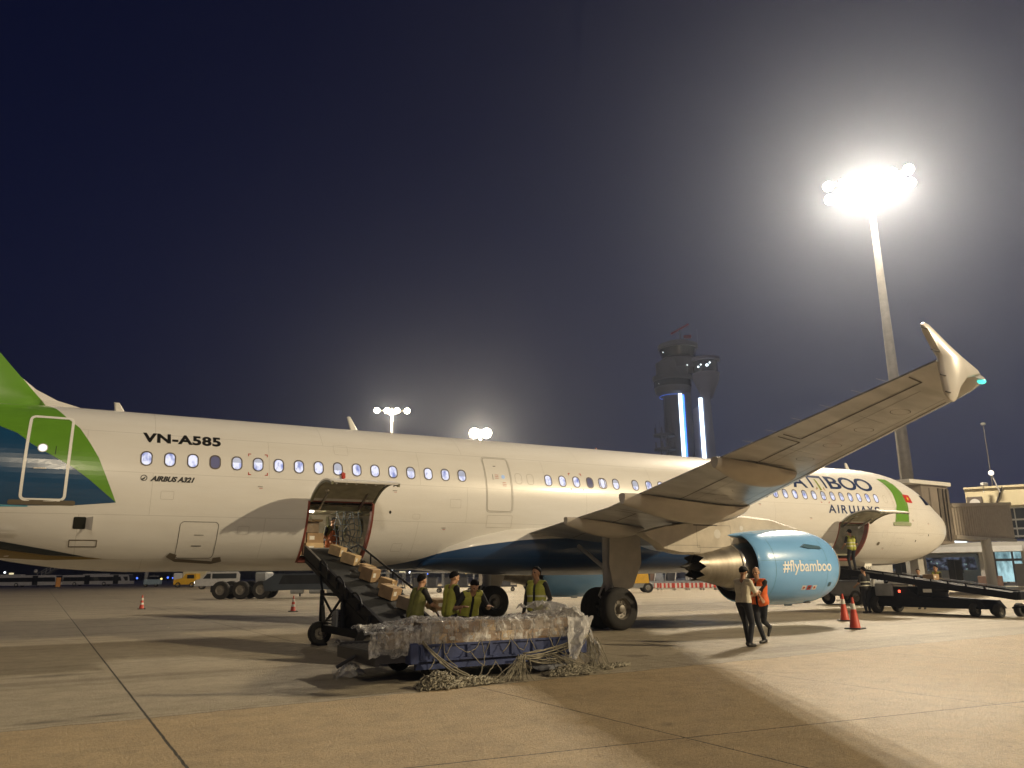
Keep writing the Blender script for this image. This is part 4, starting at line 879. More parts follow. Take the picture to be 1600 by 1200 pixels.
fl_ = MB()
for py in (793, 812, 826, 838): fl_.box((lc(1555, 20), .95, zz(py)), (20, .14, .16))
for k in range(12): fl_.box((fx(1560)+k*2.1, .93, (zz(793)+zz(840))/2), (.10, .12, zz(793)-zz(840)))
fl_.build('window_mullion', WL, tb)
MB().box((fx(1520), 3.5, zz(855)), (fx(1680)-fx(1380), 11, .9)).build('canopy_slab', CONC, tb)
MB().box((fx(1500), -2.1, zz(858)), (fx(1600)-fx(1400), .3, .5)).build('canopy_beam', WL, tb)
for px in (1431, 1543, 1610): MB().box((fx(px), -1.0 if px != 1431 else -3, zz(855)/2), (.95, .95, zz(855)), bev=.08).build('column', CONC, tb)
MB().box((fx(1547), -1.4, .45), (2.0, 1.2, .9), bev=.05).build('planter', M('brown_planter', (.12, .07, .05), .7), tb)
MB().box((lc(1556, 16), -.6, zz(906)/2+zz(850)/2), (16, .2, zz(850)-.2)).build('lobby_glass', LG, tb)
fr = MB()
for k in range(9): fr.box((fx(1556)+k*1.55, -.8, zz(850)/2), (.18 if k else .4, .2, zz(850)))
for z in (zz(850)-.1, zz(875), .15): fr.box((lc(1556, 16), -.82, z), (16, .2, .22))
fr.build('lobby_frame', M('dark_frame', (.06, .06, .07), .5), tb)
MB().box((fx(1599), -4, zz(895)/2+.0), (1.2, .5, zz(868))).build('dark_pillar', DARK, tb)
MB().box((fx(1470), 16.5, 2.2), (fx(1560)-fx(1380), .2, 4.4)).build('rear_glass', LG, tb); rf_ = MB()
for k in range(10): rf_.box((fx(1390)+k*2.0, 16.3, 2.2), (.25, .2, 4.4))
rf_.box((fx(1470), 16.3, 3.3), (fx(1560)-fx(1380), .2, 1.9)); rf_.box((fx(1470), 16.3, .5), (fx(1560)-fx(1380), .2, 1.0)); rf_.build('rear_frame', DARK, tb)
MB().box((fx(1493), 4.0, zz(842)), (fx(1517)-fx(1470), .3, 1.1)).build('lit_clerestory', M('lit_panel', (.7, .8, .9), .4, var=0, emit=(.75, .88, 1), es=.9), tb)
ca = thing('security_camera', 'small white camera on the corner of the cream rooftop', 'camera', tuple(at(1537, 766, 86))); MB().cyl((0, 0, -.2), (0, 0, .45), .05, n=8).build('bracket', LGREY, ca); MB().box((.05, -.1, .55), (.8, .3, .28), bev=.04).build('housing', LGREY, ca)
rl = thing('roof_light', 'small glowing globe light on a thin post above the cream rooftop', 'light', tuple(at(1562, 764, 86))); MB().cyl((0, 0, -.3), (-.45, .3, 1.35), .05, n=8).build('post', LGREY, rl); MB().sph((-.45, .3, 1.5), .24, 10).build('globe', M('globe_glow', (.9, .85, .7), .4, var=0, emit=(1, .92, .75), es=1.6), rl, smooth=True)

JB = M('bridge_brown_cladding', (.19, .165, .14), .55, var=.2, vs=.7, bump=.1); JR = M('bridge_rib', (.30, .265, .22), .5, var=.12); JC = M('bellows_cloth', (.10, .085, .07), .85, var=.3, vs=2, bump=.4, bs=4)
jb = thing('jet_bridge', 'brown ribbed passenger boarding bridge reaching from the terminal to the nose', 'boarding bridge', (9.0, 5.2, 0))
a_, b_ = Vector((9.45, 5.0, 4.30)), Vector((34.4, 15.2, 5.40)); d_ = (b_-a_).normalized(); sd_ = Vector((d_.y, -d_.x, 0)).normalized(); L_ = (b_-a_).length; a_ = a_-sd_*1.25; b_ = b_-sd_*1.5
tn = MB(); h0, h1 = .92, 1.55
tn.add([a_+sd_*1.2+Vector((0, 0, -h0)), a_-sd_*1.2+Vector((0, 0, -h0)), a_-sd_*1.2+Vector((0, 0, h0)), a_+sd_*1.2+Vector((0, 0, h0)), b_+sd_*1.5+Vector((0, 0, -h1)), b_-sd_*1.5+Vector((0, 0, -h1)), b_-sd_*1.5+Vector((0, 0, h1)), b_+sd_*1.5+Vector((0, 0, h1))], [(0, 1, 2, 3), (7, 6, 5, 4), (0, 4, 5, 1), (1, 5, 6, 2), (2, 6, 7, 3), (3, 7, 4, 0)])
tn = tn.build('tunnel', JB, jb, world=True)
rb = MB()
for k in range(30):
    t_ = (k+.5)/30; c = a_.lerp(b_, t_); hh = h0+(h1-h0)*t_; ww = 1.2+.3*t_
    rb.bar(c+sd_*(ww+.04)-Vector((0, 0, hh)), c+sd_*(ww+.04)+Vector((0, 0, hh)), .22, .10)
rb.build('ribs', JR, jb, world=True)
bb = MB()
for s_ in (-1, 1): bb.bar(a_+sd_*(1.28)+Vector((0, 0, s_*h0)), b_+sd_*(1.6)+Vector((0, 0, s_*h1)), .2, .22)
bb.build('edge_beam', JR, jb, world=True)
cb = MB(); cb.prism([(4.4, 5.2), (5.2, 3.9), (7.9, 4.1), (9.3, 5.6), (8.8, 8.6), (5.2, 8.4)], lambda u, v, k: Vector((u, v, 2.95 if k == 0 else 6.15))); cb.build('cab', JB, jb, world=True)
rf = MB(); rf.prism([(3.2, 5.4), (3.8, 3.6), (8.0, 3.9), (9.5, 5.6), (8.9, 8.9), (4.6, 8.8)], lambda u, v, k: Vector((u, v, 6.152 if k == 0 else 6.36))); rf.build('cab_roof', WL, jb, world=True)
bl = MB()
for k in range(6): u = k*.16; bl.prism([(7.9+u*.9, 4.12+u*.7), (8.02+u*.9, 4.16+u*.7), (8.65+u, 5.2), (8.52+u, 5.25)], lambda p, v, q, k=k: Vector((p-.0, v, 3.0+.06*k if q == 0 else 6.0-.06*k)))
bl.build('bellows', JC, jb, world=True)
cu_ = MB(); prev = None
for k, (u, w) in enumerate(((5.4, .2), (5.9, .12), (6.9, .3), (7.25, .12), (7.6, .2))): cu_.bar((u, 3.98-.05*(k % 2), 3.1), (u+.1, 3.98, 6.0), w, .06)
cu_.build('cab_curtain', JC, jb, world=True)
MB().cyl((20, 9.3, 0), (20, 9.3, 3.6), .32, n=14).build('support_column', CONC, jb, world=True); MB().box((7.4, 6.2, 1.6), (.5, .5, 3.2)).build('support_column', CONC, jb, world=True)

# ------------------------------------------------------------------ vehicles
BUSW = M('bus_white', (.60, .60, .60), .35, var=.06, coat=.2); BG = M('bus_glass', (.02, .022, .025), .12, var=.3, vs=1.5); CAR = M('dark_chassis', (.03, .03, .035), .6, var=.15); NV = M('equipment_navy', (.014, .020, .050), .45, var=.25, vs=3, bump=.1)
YEL = M('equipment_yellow', (.62, .36, .02), .45, var=.1); GRYV = M('vehicle_grey', (.22, .23, .24), .5, var=.15)
def vwheel(parent, x, y, r=.45, w=.28, out=-1, name='wheel'):
    o = MB().lathe([(-w/2, r*.55), (-w/2, r*.9), (-w*.35, r), (w*.35, r), (w/2, r*.9), (w/2, r*.55)], (0, 0, 0), 'y', 20).build(name, TYRE, parent, smooth=40, loc=(x, y, r))
    MB().lathe([(out*w*.42, r*.56), (out*w*.2, r*.45), (out*w*.2, r*.2), (out*w*.4, r*.15), (out*w*.4, .001)], (0, 0, 0), 'y', 14).build('rim', HUB, o, smooth=40); return o
def bus_glass():
    m = bpy.data.materials.new('lit_bus_glass'); m.use_nodes = True; t = NT(m); b = t.n['Principled BSDF']; tc = t.n.new('ShaderNodeTexCoord')
    mp = t.n.new('ShaderNodeMapping'); mp.inputs['Scale'].default_value = (1.3, 1, 1.6); t.l.new(tc.outputs['Object'], mp.inputs[0])
    c = t.mix(t.noise(mp.outputs[0], 1.5, 3, .6, .45, .7), (.006, .007, .012), (.20, .24, .36)); c = t.mix(t.mt('MULTIPLY', t.noise(mp.outputs[0], 2.9, 1, .5, .66, .72), .8), c, (.5, .8, .7))
    t.l.new(c, b.inputs['Emission Color']); b.inputs['Emission Strength'].default_value = .55; b.inputs['Base Color'].default_value = (.015, .016, .02, 1); b.inputs['Roughness'].default_value = .12; return m
def bus(loc, rz, label, L=12.0, H=3.0, lit=False, sweep=False, slant=.0):
    t = thing('apron_bus', label, 'bus', loc, rz, None); W = 2.6
    side = [(-L/2, .35), (L/2-.1, .35), (L/2, 1.0), (L/2-.25, H-.35), (L/2-.6, H), (-L/2+.3, H), (-L/2, H-.3)]
    MB().prism(side, lambda u, v, k: Vector((u, -W/2+W*k, v))).build('body', BUSW, t)
    gm = bus_glass() if lit else BG; gb = 1.45 if lit else 1.15
    for s_ in (-1, 1):
        bx_ = [(-L/2+.5, gb), (L/2-.35, gb), (L/2-.5, H-.5), (-L/2+.5, H-.5)]
        gl = MB().prism(bx_, lambda u, v, k: Vector((u, s_*(W/2+.004+.012*k), v))).build('side_glazing', gm, t)
        ml = MB()
        for k in range(1, 9): ml.box((-L/2+.5+k*(L-1)/9, s_*(W/2+.022), (1.15+H-.5)/2), (.08, .01, H-1.65))
        ml.build('mullions', CAR, gl)
        for x in (-L*.12, L*.30):
            dr = MB().box((x, s_*(W/2+.035), 1.45), (1.25, .04, 2.1)).build('door', BG, t); MB().box((x, s_*(W/2+.06), 1.45), (.06, .02, 2.1)).build('door_post', CAR, dr)
        for x in (-L*.30, L*.13): vwheel(t, x, s_*(W/2-.12), .48, .28, s_)
        if sweep: MB().prism([(L/2-2.3, 2.4), (L/2-1.8, 2.5), (L/2-.9, .9), (L/2-.1, 1.5), (L/2-.1, .8), (L/2-1.2, .4), (L/2-1.6, .4)], lambda u, v, k: Vector((u, s_*(W/2+.03+.02*k), v))).build('swept_panel', BUSW, t)
    MB().box((L/2-.19, 0, 1.75), (.25, W-.3, 1.4), Matrix.Rotation(R(-8), 3, 'Y')).build('windscreen', BG, t)
    MB().box((-.5, 0, H+.12), (L*.35, 1.6, .24), bev=.06).build('roof_unit', BUSW, t)
    for s_ in (-1, 1): MB().box((L/2-.02, s_*.9, .75), (.08, .35, .2), bev=.02).build('headlight', LGREY, t)
    return t
RB = math.atan2(-Rt.y*-1, Rt.x)               # facing along the view's right
fwd_r = math.atan2(Rt.y, Rt.x)
p = at(8, 917, 220, 0); bus(p, fwd_r, 'low white apron bus cut by the left edge of the photo, dark side glazing', L=25, H=2.6)
p = at(152, 917, 220, 0); bus(p, fwd_r, 'white apron bus with a slanted front panel, right of another bus under the tail', L=16.5, H=2.6, sweep=True)
p = at(1436, 905, 97, 0); bus(p, math.atan2(-.872, .489), 'white apron bus with purplish lit windows parked beneath the terminal canopy', L=12, H=3.25, lit=True)
# steps on the roof line of the first bus: parked stair truck behind it
sv = thing('stair_truck', 'passenger stair truck with grey railings behind the left bus', 'stair truck', tuple(at(76, 915, 226, 0)), fwd_r)
mb = MB(); mb.box((0, 0, 1.0), (6, 2.2, .8), bev=.1); mb.build('chassis', GRYV, sv)
mb = MB(); mb.bar((-3.0, 0, 1.6), (1.4, 0, 4.1), 1.6, .25); mb.box((2.6, 0, 4.1), (2.4, 1.6, .15)); mb.build('stair_flight', GRYV, sv)
mb = MB()
for s_ in (-1, 1):
    for k in range(5): mb.bar((-2.6+k*1.0, s_*.8, 1.9+k*.57), (-2.6+k*1.0, s_*.8, 3.1+k*.57), .07, .07)
    mb.bar((-2.6, s_*.8, 3.1), (1.4, s_*.8, 5.4), .08, .08)
    for k in range(4): mb.bar((1.4+.8*k, s_*.8, 4.1), (1.4+.8*k, s_*.8, 5.6), .07, .07)
    mb.bar((1.4, s_*.8, 5.6), (3.8, s_*.8, 5.6), .08, .08)
mb.build('railing', LGREY, sv); MB().sph((-3, -1, 3.6), .5, 8).build('lamp', LGREY, sv, smooth=True)
for x in (-2, 2): vwheel(sv, x, -1, .45)
ob = thing('safety_bollard', 'orange post standing at the end of the left bus', 'bollard', tuple(at(90, 917, 190, 0)))
MB().box((0, 0, 1.0), (.9, .9, 2.0), bev=.08).build('post', M('bollard_orange', (.55, .22, .03), .5), ob); MB().box((0, 0, .06), (1.1, 1.1, .12)).build('foot', DARK, ob)
# passenger van
vn = thing('passenger_van', 'silver passenger van with dark windows and headlights on, under the rear fuselage', 'van', tuple(at(338, 917, 122, 0)), fwd_r+PI+.25)
sd = [(-3.0, .4), (-3.05, 2.0), (-2.8, 2.4), (1.2, 2.4), (1.9, 1.55), (2.75, 1.25), (2.9, .45)]
MB().prism(sd, lambda u, v, k: Vector((u, -1+2*k, v))).build('body', M('van_silver', (.42, .42, .42), .3, metal=.3), vn)
for s_ in (-1, 1):
    MB().prism([(-2.7, 1.45), (.55, 1.45), (.55, 2.15), (-2.7, 2.15)], lambda u, v, k: Vector((u, s_*(1.003+.01*k), v))).build('side_glazing', BG, vn)
    MB().prism([(.75, 1.45), (1.75, 1.45), (1.25, 2.12), (.75, 2.15)], lambda u, v, k: Vector((u, s_*(1.003+.01*k), v))).build('door_window', BG, vn)
    for x in (-1.9, 1.9): vwheel(vn, x, s_*.86, .37, .24, s_)
    MB().box((2.82, s_*.7, .95), (.12, .35, .25), bev=.03).build('headlight', M('headlight_glow', (1, 1, 1), .3, var=0, emit=(1, .95, .85), es=5), vn)
MB().box((0, -1.02, 1.15), (5.0, .01, .07)).build('side_stripe', REDM, vn)
MB().add([(1.24, -.9, 2.33), (1.24, .9, 2.33), (1.88, .92, 1.6), (1.88, -.92, 1.6)], [(0, 1, 2, 3)]).build('windscreen', BG, vn, loc=(.03, 0, .02))
# six-wheeled apron truck under the fuselage
tr = thing('apron_truck', 'dark low truck with three pairs of big tyres seen beneath the rear fuselage', 'truck', tuple(at(430, 926, 64, 0)), fwd_r)
MB().prism([(-.4, .55), (1.2, .62), (6.3, .62), (6.3, 1.8), (.3, 1.8), (-.6, 1.2)], lambda u, v, k: Vector((u, -1.3+2.6*k, v))).build('body', M('truck_blue_grey', (.035, .045, .06), .45, var=.2, vs=1), tr)
MB().prism([(.6, 1.05), (5.8, 1.05), (5.8, 1.7), (.9, 1.7)], lambda u, v, k: Vector((u, -1.33+.02*k, v))).build('side_window', BG, tr)
MB().box((-2.4, 0, .75), (4.6, 1.4, .5), bev=.05).build('chassis', CAR, tr); MB().box((-.9, 0, 1.5), (.9, 1.8, .9), bev=.1).build('engine_housing', GRYV, tr)
for x in (-3.75, -2.25, -.75):
    for s_ in (-1, 1): vwheel(tr, x, s_*1.05, .66, .42, s_)
for k, x in enumerate((1.5, 2.9, 4.2)): MB().cyl((x, -1.1, .55), (x+.9, -1.1, .55), .22, n=12).build('air_tank', GRYV, tr)
for x in (2.2, 5.6): MB().cyl((x, -1.2, .15), (x, -1.2, .6), .07, n=8).build('jack_leg', CAR, tr)
# baggage carts in a row beyond the belly
def cart_train(px, D, lab, n_=0):
    c = thing('baggage_cart', lab, 'baggage cart', tuple(at(px, 912, D, 0)), fwd_r, 'baggage carts parked beyond the fuselage')
    MB().box((0, 0, .5), (3.0, 1.5, .16)).build('deck', CAR, c); fr_ = MB()
    for x in (-1.45, 0, 1.45):
        for y in (-.7, .7): fr_.box((x, y, 1.15), (.07, .07, 1.2))
    fr_.build('frame', GRYV, c); MB().box((0, 0, 1.8), (3.1, 1.6, .1)).build('roof', GRYV, c); MB().box((-.2, .1, .95), (2.2, 1.1, .8), bev=.05).build('luggage_load', M('dull_luggage', (.07, .07, .08), .8, var=.4, vs=1.5), c)
    for x in (-1.1, 1.1): vwheel(c, x, -.65, .2, .12); vwheel(c, x, .65, .2, .12, 1)
    return c
for i, (px, w) in enumerate(((606, 'first'), (668, 'second'), (716, 'third'), (783, 'fourth'))): cart_train(px, 74+i, 'grey covered baggage cart beyond the fuselage, %s from the left of its row' % w)
# yellow tug
yt = thing('yellow_tug', 'yellow sloped-nose tow tug behind the main landing gear', 'tow tug', tuple(at(985, 923, 66, 0)), fwd_r)
MB().prism([(-2.2, .75), (-1.6, 1.25), (-.2, 1.75), (1.3, 1.8), (1.4, .75)], lambda u, v, k: Vector((u, -1+2*k, v))).build('body', YEL, yt); MB().box((-.3, 0, .58), (4.2, 1.9, .36), bev=.04).build('chassis', GRYV, yt)
MB().prism([(-1.9, 1.13), (-1.4, 1.42), (-1.1, 1.45), (-1.3, 1.13)], lambda u, v, k: Vector((u, -1.01+.005*k, v))).build('grille', DARK, yt)
for x in (-1.6, 1.3): vwheel(yt, x, -.85, .4, .3); vwheel(yt, x, .85, .4, .3, 1)
# red and white barriers
RB1 = M('barrier_red', (.50, .05, .03), .5); RB2 = M('barrier_white', (.62, .60, .55), .5)
for i, px in enumerate((1020, 1043, 1064, 1086, 1108, 1128, 1212, 1262)):
    p = at(px, 917, 74, 0); br_ = thing('striped_barrier', 'red and white striped barrier section, number %d of its line from the left end' % (i+1) if False else ['leftmost red and white striped barrier behind the main gear', 'second striped barrier from the left end of the line', 'third striped barrier from the left end of the line', 'fourth striped barrier from the left, left of the engine exhaust', 'fifth striped barrier from the left, under the exhaust nozzle', 'sixth striped barrier from the left, beside the walking pair', 'striped barrier half hidden behind the blue engine', 'striped barrier just right of the blue engine base'][i], 'barrier', tuple(p), fwd_r, 'striped barriers in a line beyond the aircraft')
    mb = MB()
    for k in range(8): mb.box((-.62+k*.18, 0, .42), (.176, .12, .42), mi=k % 2)
    mb.build('striped_panel', [RB1, RB2], br_)
    for s_ in (-.5, .5): MB().box((s_, 0, .12), (.1, .5, .24)).build('foot', RB2, br_)
# parked equipment behind the barriers
eq = thing('equipment_trailer', 'cluttered equipment trailer with pipes and a small blue screen behind the barriers', 'trailer', tuple(at(1062, 913, 84, 0)), fwd_r)
MB().box((0, 0, .6), (8.5, 2, .25)).build('deck', GRYV, eq); er = random.Random(3)
for k in range(14):
    x = er.uniform(-4, 4); MB().box((x, er.uniform(-.8, .8), .75+er.uniform(.3, .5)), (er.uniform(.5, 1.1), .8, er.uniform(.6, 1.1)), bev=.04).build('equipment_case', [GRYV, CAR, LGREY, M('rusty_case', (.15, .09, .06), .7)][k % 4], eq)
for k in range(8): x = -3.8+k*1.05; MB().bar((x, -1.0, .7), (x+.25, -1.0, 2.1+er.uniform(-.3, .4)), .07, .07).build('rack_post', LGREY if k % 2 else GRYV, eq)
MB().box((-2.1, -1.05, 2.0), (.8, .05, .55)).build('screen', M('blue_screen', (.05, .2, .7), .3, var=0, emit=(.1, .4, .95), es=1.0), eq)
for x in (-3, 0, 3): vwheel(eq, x, -.9, .3, .2)
# small far vehicles and lights under the tail
sf = thing('forklift', 'small pale blue lift vehicle parked far off between bus and van', 'forklift', tuple(at(238, 914, 170, 0)), fwd_r)
MB().box((0, 0, .9), (3, 1.5, 1.0), bev=.1).build('body', M('pale_blue_paint', (.25, .34, .42), .5), sf); MB().box((-1.3, 0, 2.2), (.25, 1.0, 3.6)).build('lift_mast', GRYV, sf); MB().box((.2, 0, 2.0), (1.4, 1.3, .12)).build('cab_roof', GRYV, sf)
for x in (-1, 1): vwheel(sf, x, -.6, .4)
yl = thing('yellow_loader', 'small yellow loader vehicle standing left of the van', 'loader', tuple(at(292, 915, 150, 0)), fwd_r)
MB().prism([(-2, .5), (-2, 1.3), (-.5, 1.6), (0, 2.3), (1.8, 2.3), (1.9, .5)], lambda u, v, k: Vector((u, -.9+1.8*k, v))).build('body', YEL, yl); MB().box((.9, -.93, 1.8), (1.2, .03, .6)).build('cab_window', BG, yl)
for x in (-1.2, 1.2): vwheel(yl, x, -.8, .45)
wt = thing('service_truck', 'cream box truck hidden behind the silver van', 'truck', tuple(at(306, 913, 158, 0)), fwd_r); MB().box((0, 0, 2.2), (4.2, 2.2, 2.4), bev=.08).build('box_body', CREAM, wt); MB().box((-3, 0, 1.5), (1.8, 2.1, 2.0), bev=.2).build('cab', BUSW, wt)
for x in (-3, 1.2): vwheel(wt, x, -.95, .5)
er = random.Random(11)
cols = {'white': (.9, .95, 1), 'blue': (.08, .18, 1), 'amber': (1, .75, .2), 'green': (.4, 1, .7)}
spots_ = [(6, 'white', 4.5), (52, 'white', 2), (118, 'blue', 1), (206, 'white', 5), (214, 'blue', 1.5), (226, 'white', 5.2), (252, 'amber', 1), (262, 'blue', 1.6), (270, 'blue', 1.4), (281, 'green', 1.2), (301, 'white', 4), (612, 'white', 4), (640, 'white', 2.5), (668, 'blue', 2), (700, 'white', 3.5), (728, 'amber', 2), (752, 'white', 4), (1012, 'white', 3), (1034, 'blue', 3.5), (1072, 'white', 4), (1104, 'amber', 3)]
spots_.sort(); cnt = {}
for px, cname, h in spots_:
    D = er.uniform(330, 500); p = at(px, 905, D, 0); cc = cols[cname]; rg_ = 'under the tail' if px < 210 else 'left of the van' if px < 330 else 'under the belly' if px < 800 else 'beyond the barriers'
    cnt[cname, rg_] = cnt.get((cname, rg_), 0)+1
    o = MB(); o.cyl((0, 0, 0), (0, 0, h), .09, n=6); o = o.build('apron_light', DARK, None, loc=tuple(p)); MB().sph((0, 0, h+.3), .42, 8).build('lens', M('lens_'+cname, cc, .3, var=0, emit=cc, es=3), o, smooth=True)
    tag(o, 'tiny far %s light %s, %s of its colour from the left' % (cname, rg_, ['first', 'second', 'third', 'fourth', 'fifth'][cnt[cname, rg_]-1]), 'light', 'far lights on the horizon')

# far dark tree line and low buildings
FT = M('distant_foliage', (.018, .026, .012), .9, var=.4, vs=.05)
tm = MB(); er = random.Random(5)
for k in range(420):
    a = er.uniform(-.72, .75); D = er.uniform(640, 760); r = er.uniform(4, 9); c = Vector((CAM.x+D*math.sin(yaw+a), CAM.y+D*math.cos(yaw+a), r*.5+er.uniform(0, 3)))
    o0 = len(tm.v); tm.sph(c, (r*1.5, r*1.5, r*er.uniform(.6, 1.0)), 7)
    for i in range(o0, len(tm.v)): v = tm.v[i]; tm.v[i] = (v[0]+er.uniform(-1, 1), v[1]+er.uniform(-1, 1), v[2]+er.uniform(-1.2, 1.2))
tag(tm.build('distant_trees', FT), 'dark line of far trees along the horizon beyond the apron', 'trees', kind='stuff')
for i, (px, w_, h_, lab) in enumerate(((20, 60, 11, 'long low dark hangar far behind the left bus'), (690, 90, 8, 'long low dark shed far beyond the belly of the airliner'), (1085, 46, 10, 'low dark depot building far beyond the barriers'), (1250, 70, 13, 'far dark block seen low between engine and nose'))):
    t = thing('far_building', lab, 'building', tuple(at(px, 900, 560, 0)), fwd_r)
    MB().box((0, 0, h_/2), (w_, 20, h_)).build('wall', M('far_wall', (.06, .065, .08), .8), t); MB().prism([(-w_/2-1, h_), (w_/2+1, h_), (w_/2-6, h_+2), (-w_/2+6, h_+2)], lambda u, v, k: Vector((u, -10.5+21*k, v))).build('roof', M('far_roof', (.04, .04, .05), .8), t)
    for k in range(7): MB().box((-w_/2+(k+.7)*w_/8, -10.06, h_*.45), (w_/22, .1, 1.4)).build('window', (M("far_window_lit", (.5, .45, .3), .4, var=0, emit=(1, .85, .5), es=1.2) if (k*3+i) % 4 == 0 else M("far_window", (.02, .02, .03), .4, var=0)), t)

# ------------------------------------------------------------------ traffic cones
CO = M('cone_orange_red', (.52, .055, .025), .5, var=.12, vs=6); CW = M('cone_white_band', (.65, .62, .55), .4, var=.08)
def cone(p, h, label, rz=0, tilt=0):
    t = thing('traffic_cone', label, 'traffic cone', tuple(p), rz)
    MB().box((0, 0, .02), (h*.52, h*.52, .04), bev=.012).build('base', DARK, t)
    c = MB().lathe([(.035, h*.19), (.06, h*.165), (h*.60, h*.085), (h*.97, h*.035), (h, h*.03), (h, .001)], (0, 0, 0), 'z', 20).build('cone_body', CO, t, smooth=40)
    MB().lathe([(h*.62, h*.085), (h*.80, h*.063)], (0, 0, 0), 'z', 20).build('reflective_band', CW, c, smooth=True)
    if h < .8: MB().lathe([(h*.32, h*.133), (h*.46, h*.112)], (0, 0, 0), 'z', 20).build('reflective_band', CW, c, smooth=True)
    return t
cone(at(220, 949, 42, 0) if False else (-31.95, 24.3, 0), .72, 'small orange traffic cone standing alone beneath the tail, far left')
cone((-26.32, 14.9, 0), .72, 'orange and white banded traffic cone left of the belt loader')
cone((-16.72, -7.95, 0), .84, 'taller looking orange traffic cone in front of the pair by the engine', .3)
cone((-13.96, -5.44, 0), .84, 'orange traffic cone at the rear of the pair, closest to the blue engine', .8)

# ------------------------------------------------------------------ cartons
CART = [M('carton_tan', (.42, .28, .14), .75, var=.18, vs=6), M('carton_brown', (.33, .22, .12), .75, var=.2, vs=5), M('carton_pale', (.52, .38, .21), .75, var=.15, vs=7), M('carton_grey_brown', (.22, .17, .12), .8, var=.2, vs=5)]
TAPE = M('parcel_tape', (.50, .40, .22), .3, var=.05); PLAB = M('parcel_label', (.70, .68, .62), .5, var=.05)
def carton(loc, size, rz, label, cat='box', group=None, mi=0, rx=0):
    w, d, h = size; t = thing('cardboard_box', label, cat, loc, rz, group); t.rotation_euler = (rx, 0, rz)
    MB().box((0, 0, h/2), (w, d, h), bev=.006).build('carton', CART[mi], t)
    MB().box((0, 0, h+.001), (w+.004, .05, .003)).build('tape', TAPE, t)
    MB().box((-w*.2, -d/2-.002, h*.55), (w*.3, .004, h*.35)).build('shipping_label', PLAB, t) if mi != 3 else None
    return t

# ------------------------------------------------------------------ rear belt loader
LB = M('loader_black', (.005, .006, .011), .55, var=.3, vs=4, spec=.18); BELT = M('conveyor_rubber', (.014, .016, .018), .7, var=.3, vs=5, bump=.3, bs=30); CHR = M('worn_bright_edge', (.45, .48, .52), .3, metal=.8, var=.2)
bl_ = thing('belt_loader', 'black belt loader raised to the open rear cargo hold, carrying cartons', 'belt loader', (-29.7, -5.2, 0))
def bz_(y): return 2.25-(-1.8-y)*(-1)*0-((-1.8-y))*(1.75/6.2)
bo = MB()
for x in (-30.25, -29.15):
    bo.bar((x, -1.62, bz_(-1.62)-.06), (x, -8.15, bz_(-8.15)-.06), .07, .26); bo.bar((x, -1.7, bz_(-1.7)-.28), (x, -6.9, bz_(-6.9)-.27), .05, .10)
for k in range(13): y = -1.9-k*.5; bo.box((-29.7, y, bz_(y)-.17), (1.08, .06, .08))
bo.build('boom', LB, bl_, world=True)
for x in (-30.25, -29.15): MB().bar((x, -1.64, bz_(-1.64)+.078), (x, -3.1, bz_(-3.1)+.078), .05, .012).build('rail_edge', CHR, bl_, world=True)
sp_ = MB(); sp_.add([(-30.2, -1.6, bz_(-1.6)), (-29.2, -1.6, bz_(-1.6)), (-29.2, -8.1, bz_(-8.1)), (-30.2, -8.1, bz_(-8.1)), (-30.2, -1.6, bz_(-1.6)-.06), (-29.2, -1.6, bz_(-1.6)-.06), (-29.2, -8.1, bz_(-8.1)-.06), (-30.2, -8.1, bz_(-8.1)-.06)], [(0, 1, 2, 3), (7, 6, 5, 4), (0, 4, 5, 1), (3, 2, 6, 7)]).build('belt', BELT, bl_, world=True)
for k, y in enumerate((-1.6, -8.12)): MB().cyl((-30.22, y, bz_(y)-.05), (-29.18, y, bz_(y)-.05), .07, n=14).build('end_roller', CHR if k == 0 else LB, bl_, world=True)
MB().box((-29.7, -8.35, bz_(-8.1)-.07), (1.1, .45, .05)).build('foot_plate', LB, bl_, world=True)
for k, y in enumerate((-3.6, -5.0, -6.2)):     # guard hoops on the near rail
    pts = [(-30.31, y+.34*math.cos(a), bz_(y+.34*math.cos(a))+.02+.17*math.sin(a)) for a in [PI*i/10 for i in range(11)]]; MB().tube(pts, .022, 6).build('guard_hoop', LB, bl_, world=True)
for k in range(6): y = -3.2-k*.75; MB().box((-30.31, y, bz_(y)-.08), (.05, .16, .14)).build('side_bracket', LB, bl_, world=True)
hr = MB(); hr.tube([(-29.05, -1.7, bz_(-1.7)+.02), (-29.05, -2.4, bz_(-2.4)+.30), (-29.05, -7.4, bz_(-7.4)+.30), (-29.05, -7.9, bz_(-7.9)+.02)], .025, 6)
for y in (-3.4, -5, -6.4): hr.cyl((-29.05, y, bz_(y)), (-29.05, y, bz_(y)+.3), .02, n=6)
hr.build('hand_rail', LB, bl_, world=True)
ch = MB()
for x in (-30.3, -29.1): ch.box((x, -5.3, .38), (.12, 4.6, .16)); ch.cyl((x, -3.55, .4), (x, -3.55, 1.25), .055, n=10); ch.cyl((x, -3.55, 1.25), (x, -3.3, bz_(-3.3)-.25), .028, n=8); ch.cyl((x, -5.2, .4), (x, -5.2, 1.15), .05, n=10)
for z in (1.15,): ch.bar((-30.3, -3.55, z), (-30.3, -5.2, z), .04, .05); ch.bar((-30.3, -3.55, z), (-30.3, -4.4, .75), .035, .05); ch.bar((-30.3, -5.2, z), (-30.3, -4.4, .75), .035, .05); ch.bar((-30.3, -3.7, .45), (-30.3, -4.4, .75), .03, .04)
ch.bar((-30.3, -3.55, 1.15), (-29.1, -3.55, 1.15), .05, .06); ch.bar((-30.3, -7.5, .36), (-29.1, -7.5, .36), .1, .12); ch.build('chassis', LB, bl_, world=True)
